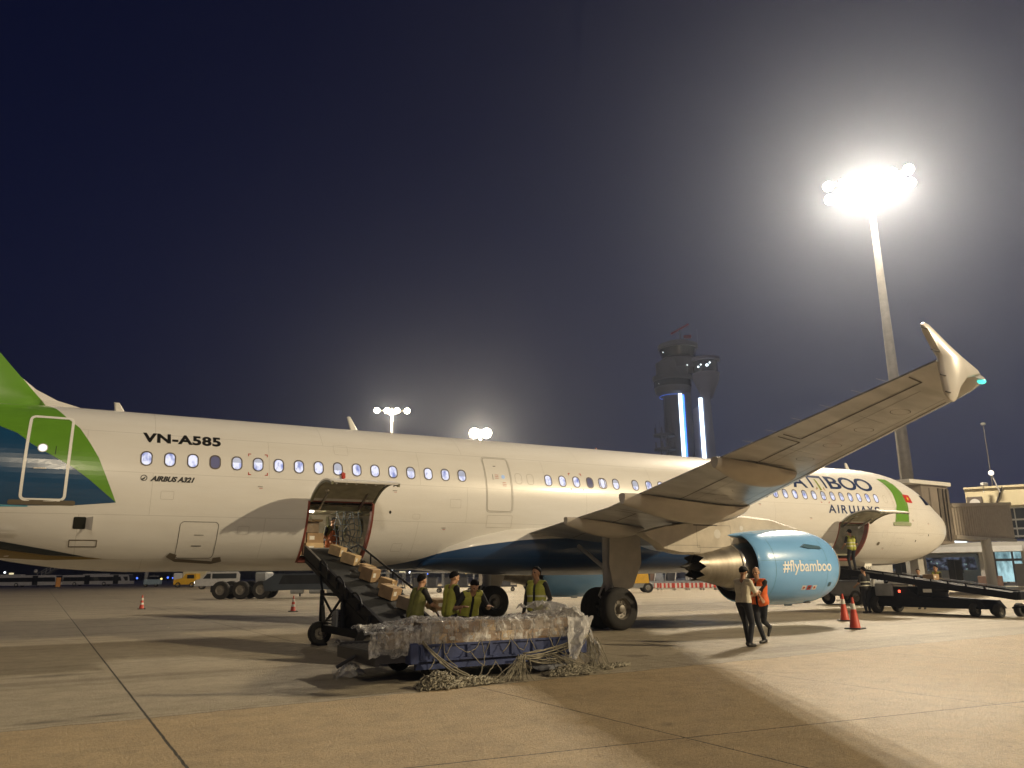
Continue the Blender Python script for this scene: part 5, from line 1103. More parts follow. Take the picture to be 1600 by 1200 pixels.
MB().box((-29.7, -5.0, .66), (.9, 1.0, .55), bev=.05).build('engine_box', LB, bl_, world=True); MB().box((-30.22, -4.6, .62), (.18, .42, .42), bev=.04).build('fuel_tank', GRYV, bl_, world=True)
MB().box((-29.75, -6.1, .60), (1.0, .8, .42), bev=.04).build('battery_box', LB, bl_, world=True)
hs = MB(); 
for k in range(3): hs.tube([(-30.34, -3.7-.1*k, .9), (-30.4, -4.0-.1*k, .55), (-30.3, -4.5, .5+.1*k), (-30.2, -5.2, .7)], .015, 5)
hs.build('hydraulic_hose', DARK, bl_, world=True)
for (x, y) in ((-30.38, -3.75), (-29.02, -3.75), (-30.38, -7.2), (-29.02, -7.2)): vwheel(bl_, x+29.7, y+5.2, .27, .2, -1 if x < -29.7 else 1)
MB().bar((-30.38, -3.45, .03), (-30.38, -4.05, .03), .22, .05).build('wheel_chock', LB, bl_, world=True)
names = ['topmost', 'second from the top', 'third from the top', 'fourth from the top', 'fifth from the top', 'sixth from the top', 'lowest']
for k, (y, x, s, rz, mi, dz) in enumerate(((-2.35, -29.62, (.30, .42, .27), .62, 2, 0), (-3.15, -29.52, (.32, .46, .28), .70, 2, 0), (-4.0, -29.36, (.30, .36, .22), .55, 0, 0), (-4.60, -29.50, (.32, .42, .33), .48, 1, 0), (-5.35, -29.34, (.28, .38, .28), .72, 0, 0), (-5.95, -29.50, (.34, .44, .30), .5, 1, 0), (-6.7, -29.38, (.34, .40, .28), .6, 3, 0))):
    carton((x, y, bz_(y)+.012), tuple(q*.9 for q in s), rz, 'cardboard box riding the black belt loader, %s' % names[k], group='cartons riding the belt loader', mi=mi, rx=math.atan2(1.75, 6.2))
# cartons and a net inside the rear hold
q = 0
for lev in range(4):
    for c_ in range(2 if lev < 3 else 1):
        x = -31.75+c_*.48+(.12 if lev % 2 else 0); q += 1
        carton((x+1.30, -.92+.05*lev, 2.15+lev*.30), (.46, .42, .29), .04*((q % 3)-1), 'brown carton stacked in the rear hold, %s layer, %s' % (['bottom', 'second', 'third', 'top'][lev], ['left one', 'right one'][c_]), group='cartons stacked in the rear hold', mi=[3, 1, 3, 0][(q+lev) % 4])
carton((-29.9, -1.05, 2.15), (.5, .3, .32), .1, 'pale carton on the sill of the rear hold by the belt end', group='cartons stacked in the rear hold', mi=2)
carton((-29.95, -.95, 3.06), (.55, .4, .05), 0, 'flat white lid lying on the stacked cartons in the rear hold', mi=2)
nt = MB(); er = random.Random(4)
for k in range(9):
    x = -29.25+k*.09; nt.tube([(x+er.uniform(-.05, .05), -1.1+.35*er.random(), 3.4-j*.21) for j in range(7)], .012, 5)
for k in range(8): z = 2.2+k*.16; nt.tube([(-29.3+j*.14, -1.05+.2*er.random(), z+er.uniform(-.04, .04)) for j in range(7)], .012, 5)
tag(nt.build('cargo_net', M('net_blue_grey', (.20, .25, .30), .6, var=.3, vs=4)), 'blue-grey divider net hanging at the right of the rear hold', 'net')
og = thing('cargo_sack', 'crumpled orange sack behind the net in the rear hold', 'sack', (-29.25, -.7, 2.14)); MB().sph((0, 0, .3), (.22, .2, .34), 10).build('cloth', M('sack_orange', (.45, .14, .05), .7, var=.4, vs=6, bump=.8, bs=8), og, smooth=True)
MB().sph((0, 0, .62), (.09, .09, .08), 8).build('knot', M('sack_orange', (.45, .14, .05)), og, smooth=True)

# ------------------------------------------------------------------ pallet dolly with the wrapped load
DB = M('dolly_blue', (.030, .045, .125), .5, var=.25, vs=4, bump=.1); DK = M('dolly_dark', (.022, .022, .03), .5, var=.25, vs=4)
dl = thing('pallet_dolly', 'dark blue cargo dolly with ribbed side rail beneath the film-wrapped cartons', 'dolly', (-29.6, -10.45, 0))
MB().box((-29.65, -10.45, .47), (2.9, 1.86, .10)).build('deck', DK, dl, world=True)
MB().box((-29.65, -9.48, .44), (2.92, .06, .22)).build('side_rail', DB, dl, world=True); fr = MB(); fr.box((-29.65, -11.42, .44), (2.92, .06, .22))
fr.box((-29.65, -11.455, .54), (2.94, .05, .03)); fr.box((-29.65, -11.455, .325), (2.94, .05, .03))
for k in range(8): fr.box((-31.03+k*.39, -11.455, .43), (.05, .05, .19))
fr = fr.build('side_rail', DB, dl, world=True)
lw = MB(); lw.box((-29.65, -11.38, .25), (2.9, .07, .12))
for k in range(5): lw.box((-30.9+k*.62, -10.45, .28), (.08, 1.8, .12))
lw.build('underframe', DB, dl, world=True)
MB().box((-31.16, -11.40, .43), (.14, .22, .30), bev=.015).build('corner_post', DB, dl, world=True); MB().box((-28.13, -11.40, .43), (.14, .22, .30), bev=.015).build('corner_post', DB, dl, world=True)
ro = MB()
for k in range(8): ro.cyl((-31.02-.09*k, -11.2, .44), (-31.02-.09*k, -9.55, .44), .035, n=10)
ro.box((-31.3, -11.28, .40), (.75, .07, .20)); ro.box((-31.3, -9.5, .40), (.75, .07, .20)); ro.box((-31.68, -10.4, .36), (.06, 1.85, .18)); ro.build('roller_deck', DK, dl, world=True)
text_fit('side_lettering', 'PACIFIC', -28.98, -28.55, .475, .055, M('faded_white', (.38, .38, .40), .5, var=.2), bold=.015, fn=lambda u, v, o: Vector((u, -11.482, v)), parent=fr)
text_fit('side_lettering', 'AHC', -30.86, -30.62, .46, .06, M('faded_white', (.38, .38, .40)), bold=.01, fn=lambda u, v, o: Vector((u, -11.482, v)), parent=fr)
for x in (-30.7, -28.7):
    for y in (-11.15, -9.7): vwheel(dl, x+29.6, y+10.45, .2, .14, -1 if y < -10 else 1)
MB().prism([(-29.35, .30), (-28.35, .30), (-28.2, .05), (-28.9, .03)], lambda u, v, k: Vector((u, -11.30+.03*k, v))).build('tow_shield', M('shield_grey', (.20, .21, .24), .4), dl, world=True)
MB().tube([(-31.7, -10.4, .35), (-32.0, -10.4, .2)], .03, 6).build('tow_hook', DK, dl, world=True)
er = random.Random(21); ordn = ['first', 'second', 'third', 'fourth', 'fifth', 'sixth', 'seventh', 'eighth', 'ninth']
x = -30.82; i = 0
while x < -28.45 and i < 9:
    w = er.uniform(.25, .34); carton((x+w/2, -11.18, .525), (w-.01, .34, .165), er.uniform(-.03, .03), 'wrapped carton in the lower front row of the dolly load, %s from the left' % ordn[i], group='cartons in the film-wrapped dolly load', mi=er.choice([0, 2, 2, 1])); x += w; i += 1
x = -30.95; i = 0
while x < -28.4 and i < 8:
    w = er.uniform(.28, .42); carton((x+w/2, -11.10, .692), (w-.01, .36, er.uniform(.14, .175)), er.uniform(-.05, .05), 'wrapped carton in the upper front row of the dolly load, %s from the left' % ordn[i], group='cartons in the film-wrapped dolly load', mi=er.choice([0, 2, 3, 1, 3])); x += w; i += 1
for i, (x, w, mi) in enumerate(((-31.22, .62, 3), (-30.9, .30, 3))): carton((x, -11.1+.02*i, .49), (w, .4, .24), -.03, ['long dark carton at the left end of the dolly, half off the deck', 'short dark carton tucked right of the long one at the dolly left end'][i], group='cartons in the film-wrapped dolly load', mi=mi)
for r_ in range(3):
    for c_ in range(6): carton((-30.7+c_*.46, -10.65+r_*.42, .525), (.44, .40, (.28, .22, .19)[r_]+.03*((c_+r_) % 2)), 0, 'deep carton under the film, %s row back, %s from left' % (['second', 'third', 'fourth'][r_], ordn[c_]), group='cartons in the film-wrapped dolly load', mi=(c_+r_) % 4)

# plastic film thrown over the load
def film_mat(name='crumpled_plastic_film', base=.16, gain=.42):
    m = bpy.data.materials.new(name); m.use_nodes = True; t = NT(m); b = t.n['Principled BSDF']; out = t.n['Material Output']
    tc = t.n.new('ShaderNodeTexCoord'); P = tc.outputs['Object']
    mp = t.n.new('ShaderNodeMapping'); mp.inputs['Rotation'].default_value = (0, .5, .4); mp.inputs['Scale'].default_value = (1.0, 1, .45); t.l.new(P, mp.inputs[0])
    n1 = t.noise(mp.outputs[0], 9, 5, .65, .40, .72); n2 = t.noise(mp.outputs[0], 26, 4, .7, .3, .7)
    b.inputs['Base Color'].default_value = (.86, .86, .86, 1); b.inputs['Roughness'].default_value = .13; b.inputs['Specular IOR Level'].default_value = 1.0
    bp = t.n.new('ShaderNodeBump'); bp.inputs['Strength'].default_value = 1; bp.inputs['Distance'].default_value = .05; t.l.new(t.mt('ADD', n1, t.mt('MULTIPLY', n2, .4)), bp.inputs['Height']); t.l.new(bp.outputs[0], b.inputs['Normal'])
    tr_ = t.n.new('ShaderNodeBsdfTransparent'); mx = t.n.new('ShaderNodeMixShader')
    fac = t.mt('ADD', base, t.mt('MULTIPLY', t.mt('POWER', n1, 2.2), gain)); t.l.new(fac, mx.inputs[0]); t.l.new(tr_.outputs[0], mx.inputs[1]); t.l.new(b.outputs[0], mx.inputs[2]); t.l.new(mx.outputs[0], out.inputs[0]); return m
FILM = film_mat(base=.25, gain=1.0); FILM2 = film_mat('bunched_plastic_film', .58, .6); from mathutils import noise as mn
def nz3(x, y, z): return mn.noise(Vector((x, y, z)))
def film(profile, name, label, nx, nv, wr=.035, seed=0, cat='plastic film', mat=None):
    mb = MB(); rg = []
    for i in range(nx+1):
        u = i/nx; row = []
        for j in range(nv+1):
            v = j/nv; p = profile(u, v); k = Vector(p)*3.1; q = Vector(p)*9
            rdg = 1-abs(nz3(k.x*1.6+seed, k.y*1.6, k.z*1.6))*2; rd2 = 1-abs(nz3(q.x+seed, q.y+5, q.z))*2
            row.append(Vector(p)+Vector((nz3(k.x, k.y, k.z+seed)*wr*1.2, -(rdg-.45)*wr*1.1-(rd2-.5)*wr*.5, (rdg-.5)*wr+(rd2-.5)*wr*.5+nz3(k.x, seed, k.y)*wr)))
        rg.append(row)
    mb.loft(rg, close=False); return tag(mb.build(name, mat or FILM, None, smooth=True, fix=False), label, cat)
def prof_main(u, v):
    x = -31.05+3.0*u; top = .885+.025*math.sin(9*u)+.03*nz3(u*6, 1, 0)+(.04 if u > .8 else 0)
    sv = v*2.6                                # from the back edge over the top and down the front
    if sv < 1.9: return (x, -9.55-sv*.95+0, top-.15*max(0, 1-sv/1.3)-.03*abs(nz3(x*3, sv*3, 0)))
    d = sv-1.9; r = min(1, d/.10); hang = .36+.10*nz3(u*7, 3, 1)+.05*math.sin(u*23)
    return (x, -11.355-.05*r-.02*math.sin(u*31), top-.01-hang*min(1, d/.7))
film(prof_main, 'plastic_film', 'crumpled clear plastic film draped over the cartons of the dolly load', 150, 90, .05, 2.1)
def prof_left(u, v): x = -31.75+1.0*u; top = .76+.08*u+.04*nz3(u*5, 2, 2); return (x-.12*v*(1-u), -10.2-1.22*min(1, v*1.35), top-.10*v*v-(.28*(v-.74)/.26 if v > .74 else 0))
film(prof_left, 'plastic_film', 'loose flap of clear film slumped over the left end of the load', 50, 40, .06, 7.7)
def prof_right(u, v):                         # the big billow that spills over the right end
    a = u*1.9-.35; rr = .30+.10*math.sin(v*9+u*3)
    x = -28.40+.50*math.sin(min(a, 1.55))+.12*nz3(u*4, v*4, 3); y = -11.5+1.5*v
    z = .97+.10*math.sin(PI*v)-max(0, a-.1)**1.6*.58*(1.0-.30*v)+.05*nz3(v*5, u*5, 9)
    return (x, y-.14*math.sin(u*PI), max(.05, z))
film(prof_right, 'plastic_film', 'big billow of clear film spilling over the right end of the load to the ground', 80, 70, .075, 4.4, mat=FILM2)
def prof_tail(u, v): z = .86-.78*u; w = (.40*(1-u)**.8+.06); return (-28.42+(v-.5)*w*1.3-.10*u+.25*(1-u)*.6, -11.62-.08*math.sin(u*PI)-.05*math.cos(v*9), z)
film(prof_tail, 'plastic_film', 'twisted tail of clear film hanging down the right front corner of the dolly', 50, 26, .05, 9.2, mat=FILM2)
def prof_gnd(u, v): return (-30.1+.75*u, -3.9-.75*v, .04+.06*abs(nz3(u*4, v*4, 1)))
film(prof_gnd, 'plastic_film', 'scrap of clear film lying on the ground under the belt loader', 34, 30, .06, 1.2)
def prof_gnd2(u, v): return (-31.9+.4*u, -9.9-.5*v, .05+.22*math.sin(PI*u)*math.sin(PI*v))
film(prof_gnd2, 'plastic_film', 'small puffed film bag on the ground left of the dolly', 24, 24, .05, 3.2)

# cargo net: drooping diamond mesh along the rail and heaps of cord on the ground
NETM = M('net_cord', (.24, .22, .165), .8, var=.3, vs=12); nb = MB(); er = random.Random(9)
def sag(a, b, s, n=8, r=.007, out=0):
    a = Vector(a); b = Vector(b); pts = []
    for i in range(n+1):
        t_ = i/n; p = a.lerp(b, t_); p.z -= s*4*t_*(1-t_); p.y -= out*4*t_*(1-t_); p += Vector((er.uniform(-.008, .008), er.uniform(-.008, .008), er.uniform(-.008, .008))); p.z = max(.015, p.z); pts.append(p)
    nb.tube(pts, r, 5)
K = {}
cols_ = 10
for i in range(cols_+1):
    for j in range(4):
        x = -31.08+.30*i+(.15 if j % 2 else 0)+er.uniform(-.11, .11); zt = (.62, .43, .25, .06)[j]+er.uniform(-.04, .04)
        if i > 5 and j > 0: zt = max(.05, (.62, .40, .30, .12)[j]+er.uniform(-.03, .05)-(.1 if i > 8 else 0))
        K[i, j] = Vector((x, -11.53-(.05, .05, .12, .22)[j]+er.uniform(-.02, .02), zt))
for i in range(cols_+1):
    for j in range(3):
        ii = i+(1 if j % 2 else -1)
        if er.random() < .45: sag(K[i, j], K[i, j+1], er.uniform(.01, .06), out=.02)
        if (ii, j+1) in K and er.random() < .75: sag(K[i, j], K[ii, j+1], .02, out=.02)
for (p, q_, s) in (((-31.05, -11.55, .60), (-30.35, -11.7, .08), .05), ((-31.0, -11.56, .55), (-30.2, -11.75, .05), .12), ((-29.35, -11.62, .33), (-28.1, -11.58, .55), .03), ((-29.4, -11.63, .30), (-28.2, -11.56, .50), .04), ((-29.4, -11.64, .32), (-28.5, -11.66, .28), .05)):
    for k in range(4): sag(Vector(p)+Vector((0, er.uniform(-.03, .03), er.uniform(-.03, .03))), Vector(q_)+Vector((0, er.uniform(-.03, .03), er.uniform(-.03, .03))), s+er.uniform(0, .05), 10, .010)
for k in range(46):                           # loose strands fanning to the ground
    a = Vector((-29.40+er.uniform(-.08, .08), -11.64, .32+er.uniform(-.03, .03))); b = Vector((-29.75+er.uniform(-.35, .25), -11.85-er.uniform(0, .35), .02)); sag(a, b, -.02+er.uniform(0, .1), 7, .0042)
for k in range(30):
    a = Vector((-28.75+er.uniform(-.25, .1), -11.62, .30+er.uniform(-.05, .05))); b = Vector((-28.35+er.uniform(-.35, .35), -11.8-er.uniform(0, .3), .02)); sag(a, b, -.02+er.uniform(0, .08), 7, .0042)
for k in range(18):
    a = Vector((-27.95+er.uniform(-.1, .12), -11.3-er.uniform(0, .3), .45+er.uniform(-.1, .1))); b = Vector((-27.95+er.uniform(-.2, .25), -11.4-er.uniform(0, .5), .02)); sag(a, b, er.uniform(-.05, .05), 6, .0045)
nb = tag(nb.build('cargo_net', NETM, None, smooth=True), 'pale cord cargo net drooping in loose diamonds from the dolly rail', 'net')
hp = MB()
def heap(cx, cy, rx, ry, h, n):
    for k in range(n):
        a = er.uniform(0, 6.28); rr = math.sqrt(er.random()); x = cx+rx*rr*math.cos(a); y = cy+ry*rr*math.sin(a); z = .015+h*(1-rr*rr)*er.random(); pts = []
        th = er.uniform(0, 6.28); L = er.uniform(.05, .12)
        for i in range(7): pts.append((x+L*math.cos(th)*(i-3)/3+.03*math.sin(i*2.1+k), y+L*math.sin(th)*(i-3)/3+.03*math.cos(i*1.7+k), max(.012, z+.025*math.sin(i*1.9+k)))); th += er.uniform(-.5, .5)
        hp.tube(pts, er.uniform(.006, .014), 5)
heap(-30.98, -12.0, .30, .20, .20, 420); heap(-30.45, -11.98, .45, .10, .10, 260); heap(-28.6, -11.8, .42, .14, .12, 300); heap(-27.9, -11.5, .30, .10, .10, 200); heap(-27.35, -11.35, .22, .05, .05, 60)
tag(hp.build('net_heap', NETM, None, smooth=True), 'knotted heaps of net cord lying on the ground along the dolly', 'net', kind='stuff')

# ------------------------------------------------------------------ front belt loader
fb = thing('belt_loader', 'long black belt loader at the open front cargo door, right of the engine', 'belt loader', (-8.4, -5.0, 0))
def fz(y): return 1.52-(-2.0-y)*(.78/6.0)
bo = MB()
for x in (-8.95, -7.9): bo.bar((x, -1.5, fz(-1.5)-.05), (x, -8.1, fz(-8.1)-.05), .08, .22)
bo.box((-8.42, -8.1, fz(-8.1)-.02), (1.1, .25, .26), bev=.03); bo.build('boom', LB, fb, world=True)
MB().add([(-8.9, -1.5, fz(-1.5)+.01), (-7.95, -1.5, fz(-1.5)+.01), (-7.95, -8.05, fz(-8.05)+.01), (-8.9, -8.05, fz(-8.05)+.01), (-8.9, -1.5, fz(-1.5)-.04), (-7.95, -1.5, fz(-1.5)-.04), (-7.95, -8.05, fz(-8.05)-.04), (-8.9, -8.05, fz(-8.05)-.04)], [(0, 1, 2, 3), (7, 6, 5, 4), (0, 4, 5, 1), (3, 2, 6, 7), (0, 3, 7, 4), (1, 5, 6, 2)]).build('belt', BELT, fb, world=True)
hr = MB()
for x in (-8.98, -7.86):
    hr.bar((x, -3.4, fz(-3.4)+.10), (x, -7.2, fz(-7.2)+.10), .03, .035)
hr.build('bright_rail', CHR, fb, world=True); hp_ = MB()
for k in range(7): y = -3.4-k*.62; hp_.box((-8.98, y, fz(y)+.08), (.05, .05, .12))
hp_.build('rail_stanchion', LB, fb, world=True)
cs = MB(); cs.prism([(-2.4, .25), (-2.3, .95), (-4.3, .95), (-4.7, .62), (-6.9, .52), (-7.1, .25)], lambda u, v, k: Vector((-9.0+1.2*k, u, v))); cs.build('chassis', LB, fb, world=True)
MB().box((-8.4, -4.9, .85), (1.0, .5, .5)).build('lift_scissor', LB, fb, world=True); MB().bar((-8.9, -4.6, .7), (-8.9, -5.8, fz(-5.8)-.2), .06, .08).build('lift_arm', LB, fb, world=True)
MB().box((-9.05, -3.4, .85), (.12, .7, .45), bev=.02).build('control_panel', GRYV, fb, world=True); MB().sph((-9.1, -4.0, .78), .035, 8).build('tail_lamp', M('red_lamp', (.8, .05, .03), .3, var=0, emit=(1, .1, .05), es=4), fb, smooth=True, loc=(0, 0, 0)) if False else None
MB().box((-9.09, -4.05, .80), (.04, .09, .09), bev=.015).build('tail_lamp', M('red_lamp', (.8, .05, .03), .3, var=0, emit=(1, .1, .05), es=3), fb, world=True)
MB().box((-9.02, -5.1, .83), (.05, .3, .12)).build('reflector_plate', LGREY, fb, world=True)
for (x, y, r) in ((-9.0, -3.0, .30), (-7.8, -3.0, .30), (-9.0, -6.7, .22), (-7.8, -6.7, .22), (-9.0, -7.5, .22), (-7.8, -7.5, .22)): vwheel(fb, x+8.4, y+5.0, r, .2, -1 if x < -8.4 else 1)
MB().tube([(-8.4, -7.6, .3), (-8.4, -8.0, .35), (-8.4, -8.2, .2)], .03, 6).build('tow_hook', LB, fb, world=True)
cc_ = carton((-8.1, -4.7, fz(-4.7)+.02), (.4, .4, .2), .1, 'small reddish parcel riding the front belt loader', mi=1)
tcart = thing('container_tug', 'dark grey tug with a pale windscreen parked beyond the front loader', 'tow tug', (-3.2, 2.6, 0), PI/2)
MB().box((0, 0, .75), (2.6, 1.5, .7), bev=.08).build('body', GRYV, tcart); MB().box((.1, 0, 1.6), (1.3, 1.35, .95), bev=.08).build('cab', BG, tcart); MB().box((.1, 0, 2.12), (1.4, 1.45, .08)).build('cab_roof', LGREY, tcart)
for x in (-.8, .8): vwheel(tcart, x, -.65, .35, .2); vwheel(tcart, x, .65, .35, .2, 1)

# ------------------------------------------------------------------ people
SKINM = M('skin', (.42, .235, .14), .55, var=.08, vs=20); SKIND = M('skin_tanned', (.30, .16, .09), .55, var=.08, vs=20)
HAIR = M('black_hair', (.006, .005, .005), .85, spec=.1, var=.3, vs=60, bump=.5, bs=90); HAIRG = M('cropped_grey_hair', (.22, .19, .16), .7, var=.3, vs=60, bump=.3, bs=90)
EYE = M('eye_dark', (.01, .008, .006), .2, var=0); SHOE = M('black_shoe', (.012, .011, .01), .45, var=.1)
NAVYT = M('dark_trousers', (.012, .014, .022), .8, var=.25, vs=9, bump=.6, bs=9); BLKT = M('black_shirt', (.012, .012, .013), .8, var=.25, vs=9, bump=.6, bs=10)
CREAMS = M('cream_shirt', (.66, .62, .48), .75, var=.1, vs=8, bump=.6, bs=9); VESTY = M('hi_vis_yellow_vest', (.36, .38, .06), .65, var=.15, vs=7, bump=.5, bs=9); VESTO = M('olive_vest', (.16, .165, .04), .7, var=.25, vs=6, bump=.6, bs=9); VESTR = M('hi_vis_orange_vest', (.72, .13, .02), .6, var=.12, vs=7, bump=.5, bs=9)
REFL = M('reflective_band', (.55, .55, .45), .3, var=.05); MASKM = M('face_mask', (.70, .70, .66), .6, var=0); PAPER = M('paper_white', (.75, .73, .68), .6, var=0)
def capsule(mb, a, b, ra, rb, n=12):
    a = Vector(a); b = Vector(b); d = b-a
    if d.length < 1e-6: d = Vector((0, 0, 1e-4))
    d.normalize(); u = d.orthogonal().normalized(); w = d.cross(u); rg = []
    def rn(c, r): rg.append([c+(u*math.cos(2*PI*i/n)+w*math.sin(2*PI*i/n))*r for i in range(n)])
    for k in (85, 60, 30, 0): rn(a-d*ra*math.sin(R(k)), ra*math.cos(R(k)))
    for k in (0, 30, 60, 85): rn(b+d*rb*math.sin(R(k)), rb*math.cos(R(k)))
    mb.loft(rg, cap=True)
def ik(a, t, l1, l2, pole):
    a = Vector(a); t = Vector(t); d = t-a; L = min(d.length, (l1+l2)*.998); d.normalize(); t = a+d*L
    c = (l1*l1+L*L-l2*l2)/(2*L); h = math.sqrt(max(0, l1*l1-c*c)); p = Vector(pole); p = p-d*p.dot(d); p.normalize(); return a+d*c+p*h, t
def person(label, loc, face, H=1.70, lean=0, drop=0, feet=((.02, -.10, .0), (-.02, .10, .0)), hands=((.05, -.26, .78), (.05, .26, .78)), head=(0, 0), shirt=None, trous=None, skin=None, vest=None, hair='short', sleeves='short', vox=.011, cap=False, mask=False, bands=True, fat=1.0, group=None, curl=.8):
    """face = heading in degrees (0 = +x, 90 = +y); feet/hands local: forward, left, up (metres for 1.75 m)"""
    k = H/1.75; skin = skin or SKINM; shirt = shirt or BLKT; trous = trous or NAVYT
    S = Vector((math.sin(R(lean)), 0, math.cos(R(lean)))); FW = Vector((math.cos(R(lean)), 0, -math.sin(R(lean)))); Yv = Vector((0, 1, 0))
    Pv = Vector((-.02-.10*math.sin(R(lean)), 0, .93-drop)); segs = []
    def sg(a, b, ra, rb, t): segs.append((Vector(a)*k, Vector(b)*k, ra*k, rb*k, t))
    wa = Pv+S*.17; che = Pv+S*.36; nb_ = Pv+S*.50
    for s_ in (-1, 1):
        sg(Pv+Yv*s_*.075, wa+Yv*s_*.065, .118*fat, .105*fat, 'torso'); sg(wa+Yv*s_*.065, che+Yv*s_*.090, .105*fat, .108*fat, 'torso'); sg(che+Yv*s_*.09, Pv+S*.45+Yv*s_*.10, .108*fat, .068, 'torso')
        sg(Pv+S*.455+Yv*s_*.10, Pv+S*.45+Yv*s_*.175, .062, .060, 'torso')
    hy, hp_ = R(head[0]), R(head[1])
    hf = Matrix.Rotation(hy, 3, 'Z') @ Vector((math.cos(hp_), 0, math.sin(hp_))); hu = Matrix.Rotation(hy, 3, 'Z') @ Vector((-math.sin(hp_), 0, math.cos(hp_))); hs_ = hu.cross(hf)
    hc = nb_+Vector((0, 0, .03))+hu*.125+hf*.02+S*.01; sg(nb_-S*.03, hc-hu*.05, .060, .052, 'neck'); sg(hc, hc, .1, .1, 'head')
    tg = []
    for s_, hd, ft in ((-1, hands[0], feet[0]), (1, hands[1], feet[1])):
        sh = Pv+S*.445+Yv*s_*.185; el, wr = ik(sh, hd, .29, .255, Vector((-.5, s_*.45, -.6))); slv = shirt
        sg(sh, el, .062 if sleeves else .055, .046, 'up'); sg(el, wr, .044 if sleeves == 'long' else .040, .029 if sleeves != 'long' else .034, 'fore')
        dh = (wr-el).normalized(); dh = (dh+Vector((.25, -s_*.25, -.1))*.5).normalized(); side = dh.cross(Vector((0, 0, 1))); side = side.normalized() if side.length > .2 else Vector((1, 0, 0)); pn = side.cross(dh).normalized()*(-1)
        if pn.z > 0: pn = -pn
        sg(wr+dh*.02+side*.016, wr+dh*.085+side*.026, .022, .019, 'hand'); sg(wr+dh*.02-side*.014, wr+dh*.085-side*.024, .022, .018, 'hand')
        for q, (o_, L) in enumerate(((-.033, .060), (-.011, .074), (.011, .080), (.033, .070))):
            b0 = wr+dh*.09+side*o_; b1 = b0+(dh+pn*curl*.35).normalized()*L*.5; b2 = b1+(dh+pn*curl*(1.0+.1*q)).normalized()*L*.5; sg(b0, b1, .0115, .0105, 'hand'); sg(b1, b2, .0105, .009, 'hand')
        t0 = wr+dh*.03+side*.036*(-s_); t1 = t0+(dh*.6+side*(-s_)*.8+pn*.3).normalized()*.045; sg(t0, t1, .014, .012, 'hand'); sg(t1, t1+(dh+pn*.4).normalized()*.032, .012, .010, 'hand')
        hip = Pv+Vector((0, s_*.092, -.02)); fz_ = ft[2]+.085; kn, an = ik(hip, (ft[0], ft[1], fz_), .43, .42, Vector((1, s_*.12, 0)))
        sg(hip, kn, .098*fat, .064, 'leg'); sg(kn, an, .064, .050, 'leg')
        fd = Vector((1, s_*.12, -.0)) if ft[2] < .05 else Vector((.55, 0, -.85)); fd.normalize()
        sg(an-Vector((0, 0, .028))-fd*.045, an-Vector((0, 0, .038))+fd*.04, .046, .046, 'shoe'); sg(an-Vector((0, 0, .042))+fd*.03, an-Vector((0, 0, .050))+fd*.155, .042, .032, 'shoe')
    mb = MB()
    for a, b, ra, rb, t in segs:
        if t == 'head': continue
        capsule(mb, a, b, ra, rb)
    HB = Matrix((hf, hs_, hu)).transposed(); C0 = hc*k
    def ell(c, r):
        o0 = len(mb.v); mb.sph((0, 0, 0), r, 16)
        for i in range(o0, len(mb.v)): mb.v[i] = tuple(C0+(HB @ (Vector(mb.v[i])+Vector(c)))*k)
    ell((-.005, 0, .02), (.098, .078, .102)); ell((.022, 0, -.055), (.066, .056, .066)); ell((.094, 0, -.018), (.018, .012, .024)); ell((.072, 0, .018), (.022, .048, .014)); ell((.078, 0, -.062), (.014, .026, .010)); ell((.064, 0, -.098), (.02, .022, .018))
    for s_ in (-1, 1): ell((-.004, s_*.080, -.012), (.016, .010, .030)); ell((.060, s_*.040, -.030), (.026, .022, .022))
    me = bpy.data.meshes.new('person'); me.from_pydata([tuple(v) for v in mb.v], [], mb.f)
    ob = bpy.data.objects.new('person', me); COL.objects.link(ob)
    md = ob.modifiers.new('r', 'REMESH'); md.mode = 'VOXEL'; md.voxel_size = vox; md = ob.modifiers.new('s', 'SMOOTH'); md.factor = .5; md.iterations = 3
    dg = bpy.context.evaluated_depsgraph_get(); dg.update(); m2 = bpy.data.meshes.new_from_object(ob.evaluated_get(dg)); ob.modifiers.clear(); ob.data = m2
    nv = len(m2.vertices); V = np.empty(nv*3); m2.vertices.foreach_get('co', V); V = V.reshape(-1, 3); N = np.array([v.normal[:] for v in m2.vertices])
    FC = np.array([p.center[:] for p in m2.polygons]); best = np.full(len(FC), 1e9); ti = np.zeros(len(FC), int); names_ = [x[4] for x in segs]; tt_ = np.zeros(len(FC))
    for i, (a, b, ra, rb, t) in enumerate(segs):
        d = np.array(b-a); L2 = max(1e-12, d@d); q = np.clip(((FC-np.array(a))@d)/L2, 0, 1); dist = np.linalg.norm(FC-np.array(a)-q[:, None]*d, axis=1)-(ra+(rb-ra)*q); m_ = dist < best; best[m_] = dist[m_]; ti[m_] = i; tt_[m_] = q[m_]
    tags = np.array(names_)[ti]; loc_ = ((FC-np.array(C0))/k)@np.array(HB); f_, s2, u_ = loc_[:, 0], loc_[:, 1], loc_[:, 2]
    headm = (np.linalg.norm(loc_*np.array([1, 1.15, .9]), axis=1) < .125) & (u_ > -.12)
    tags[headm] = 'head'
    tS = ((FC-np.array(Pv*k))@np.array(S))/k
    mats = [skin, shirt, trous, SHOE, EYE]; mi = np.zeros(len(FC), int)
    mi[tags == 'torso'] = 1; mi[(tags == 'torso') & (tS < .0)] = 2; mi[tags == 'leg'] = 2; mi[tags == 'shoe'] = 3
    mi[tags == 'up'] = 1
    if sleeves == 'long': mi[tags == 'fore'] = 1
    else: mi[(tags == 'up') & (tt_ > .88)] = 0
    for s_ in (-1, 1): mi[(tags == 'head') & (np.linalg.norm(loc_-np.array([.088, s_*.033, .003]), axis=1) < .0165)] = 4
    for m in mats: m2.materials.append(m)
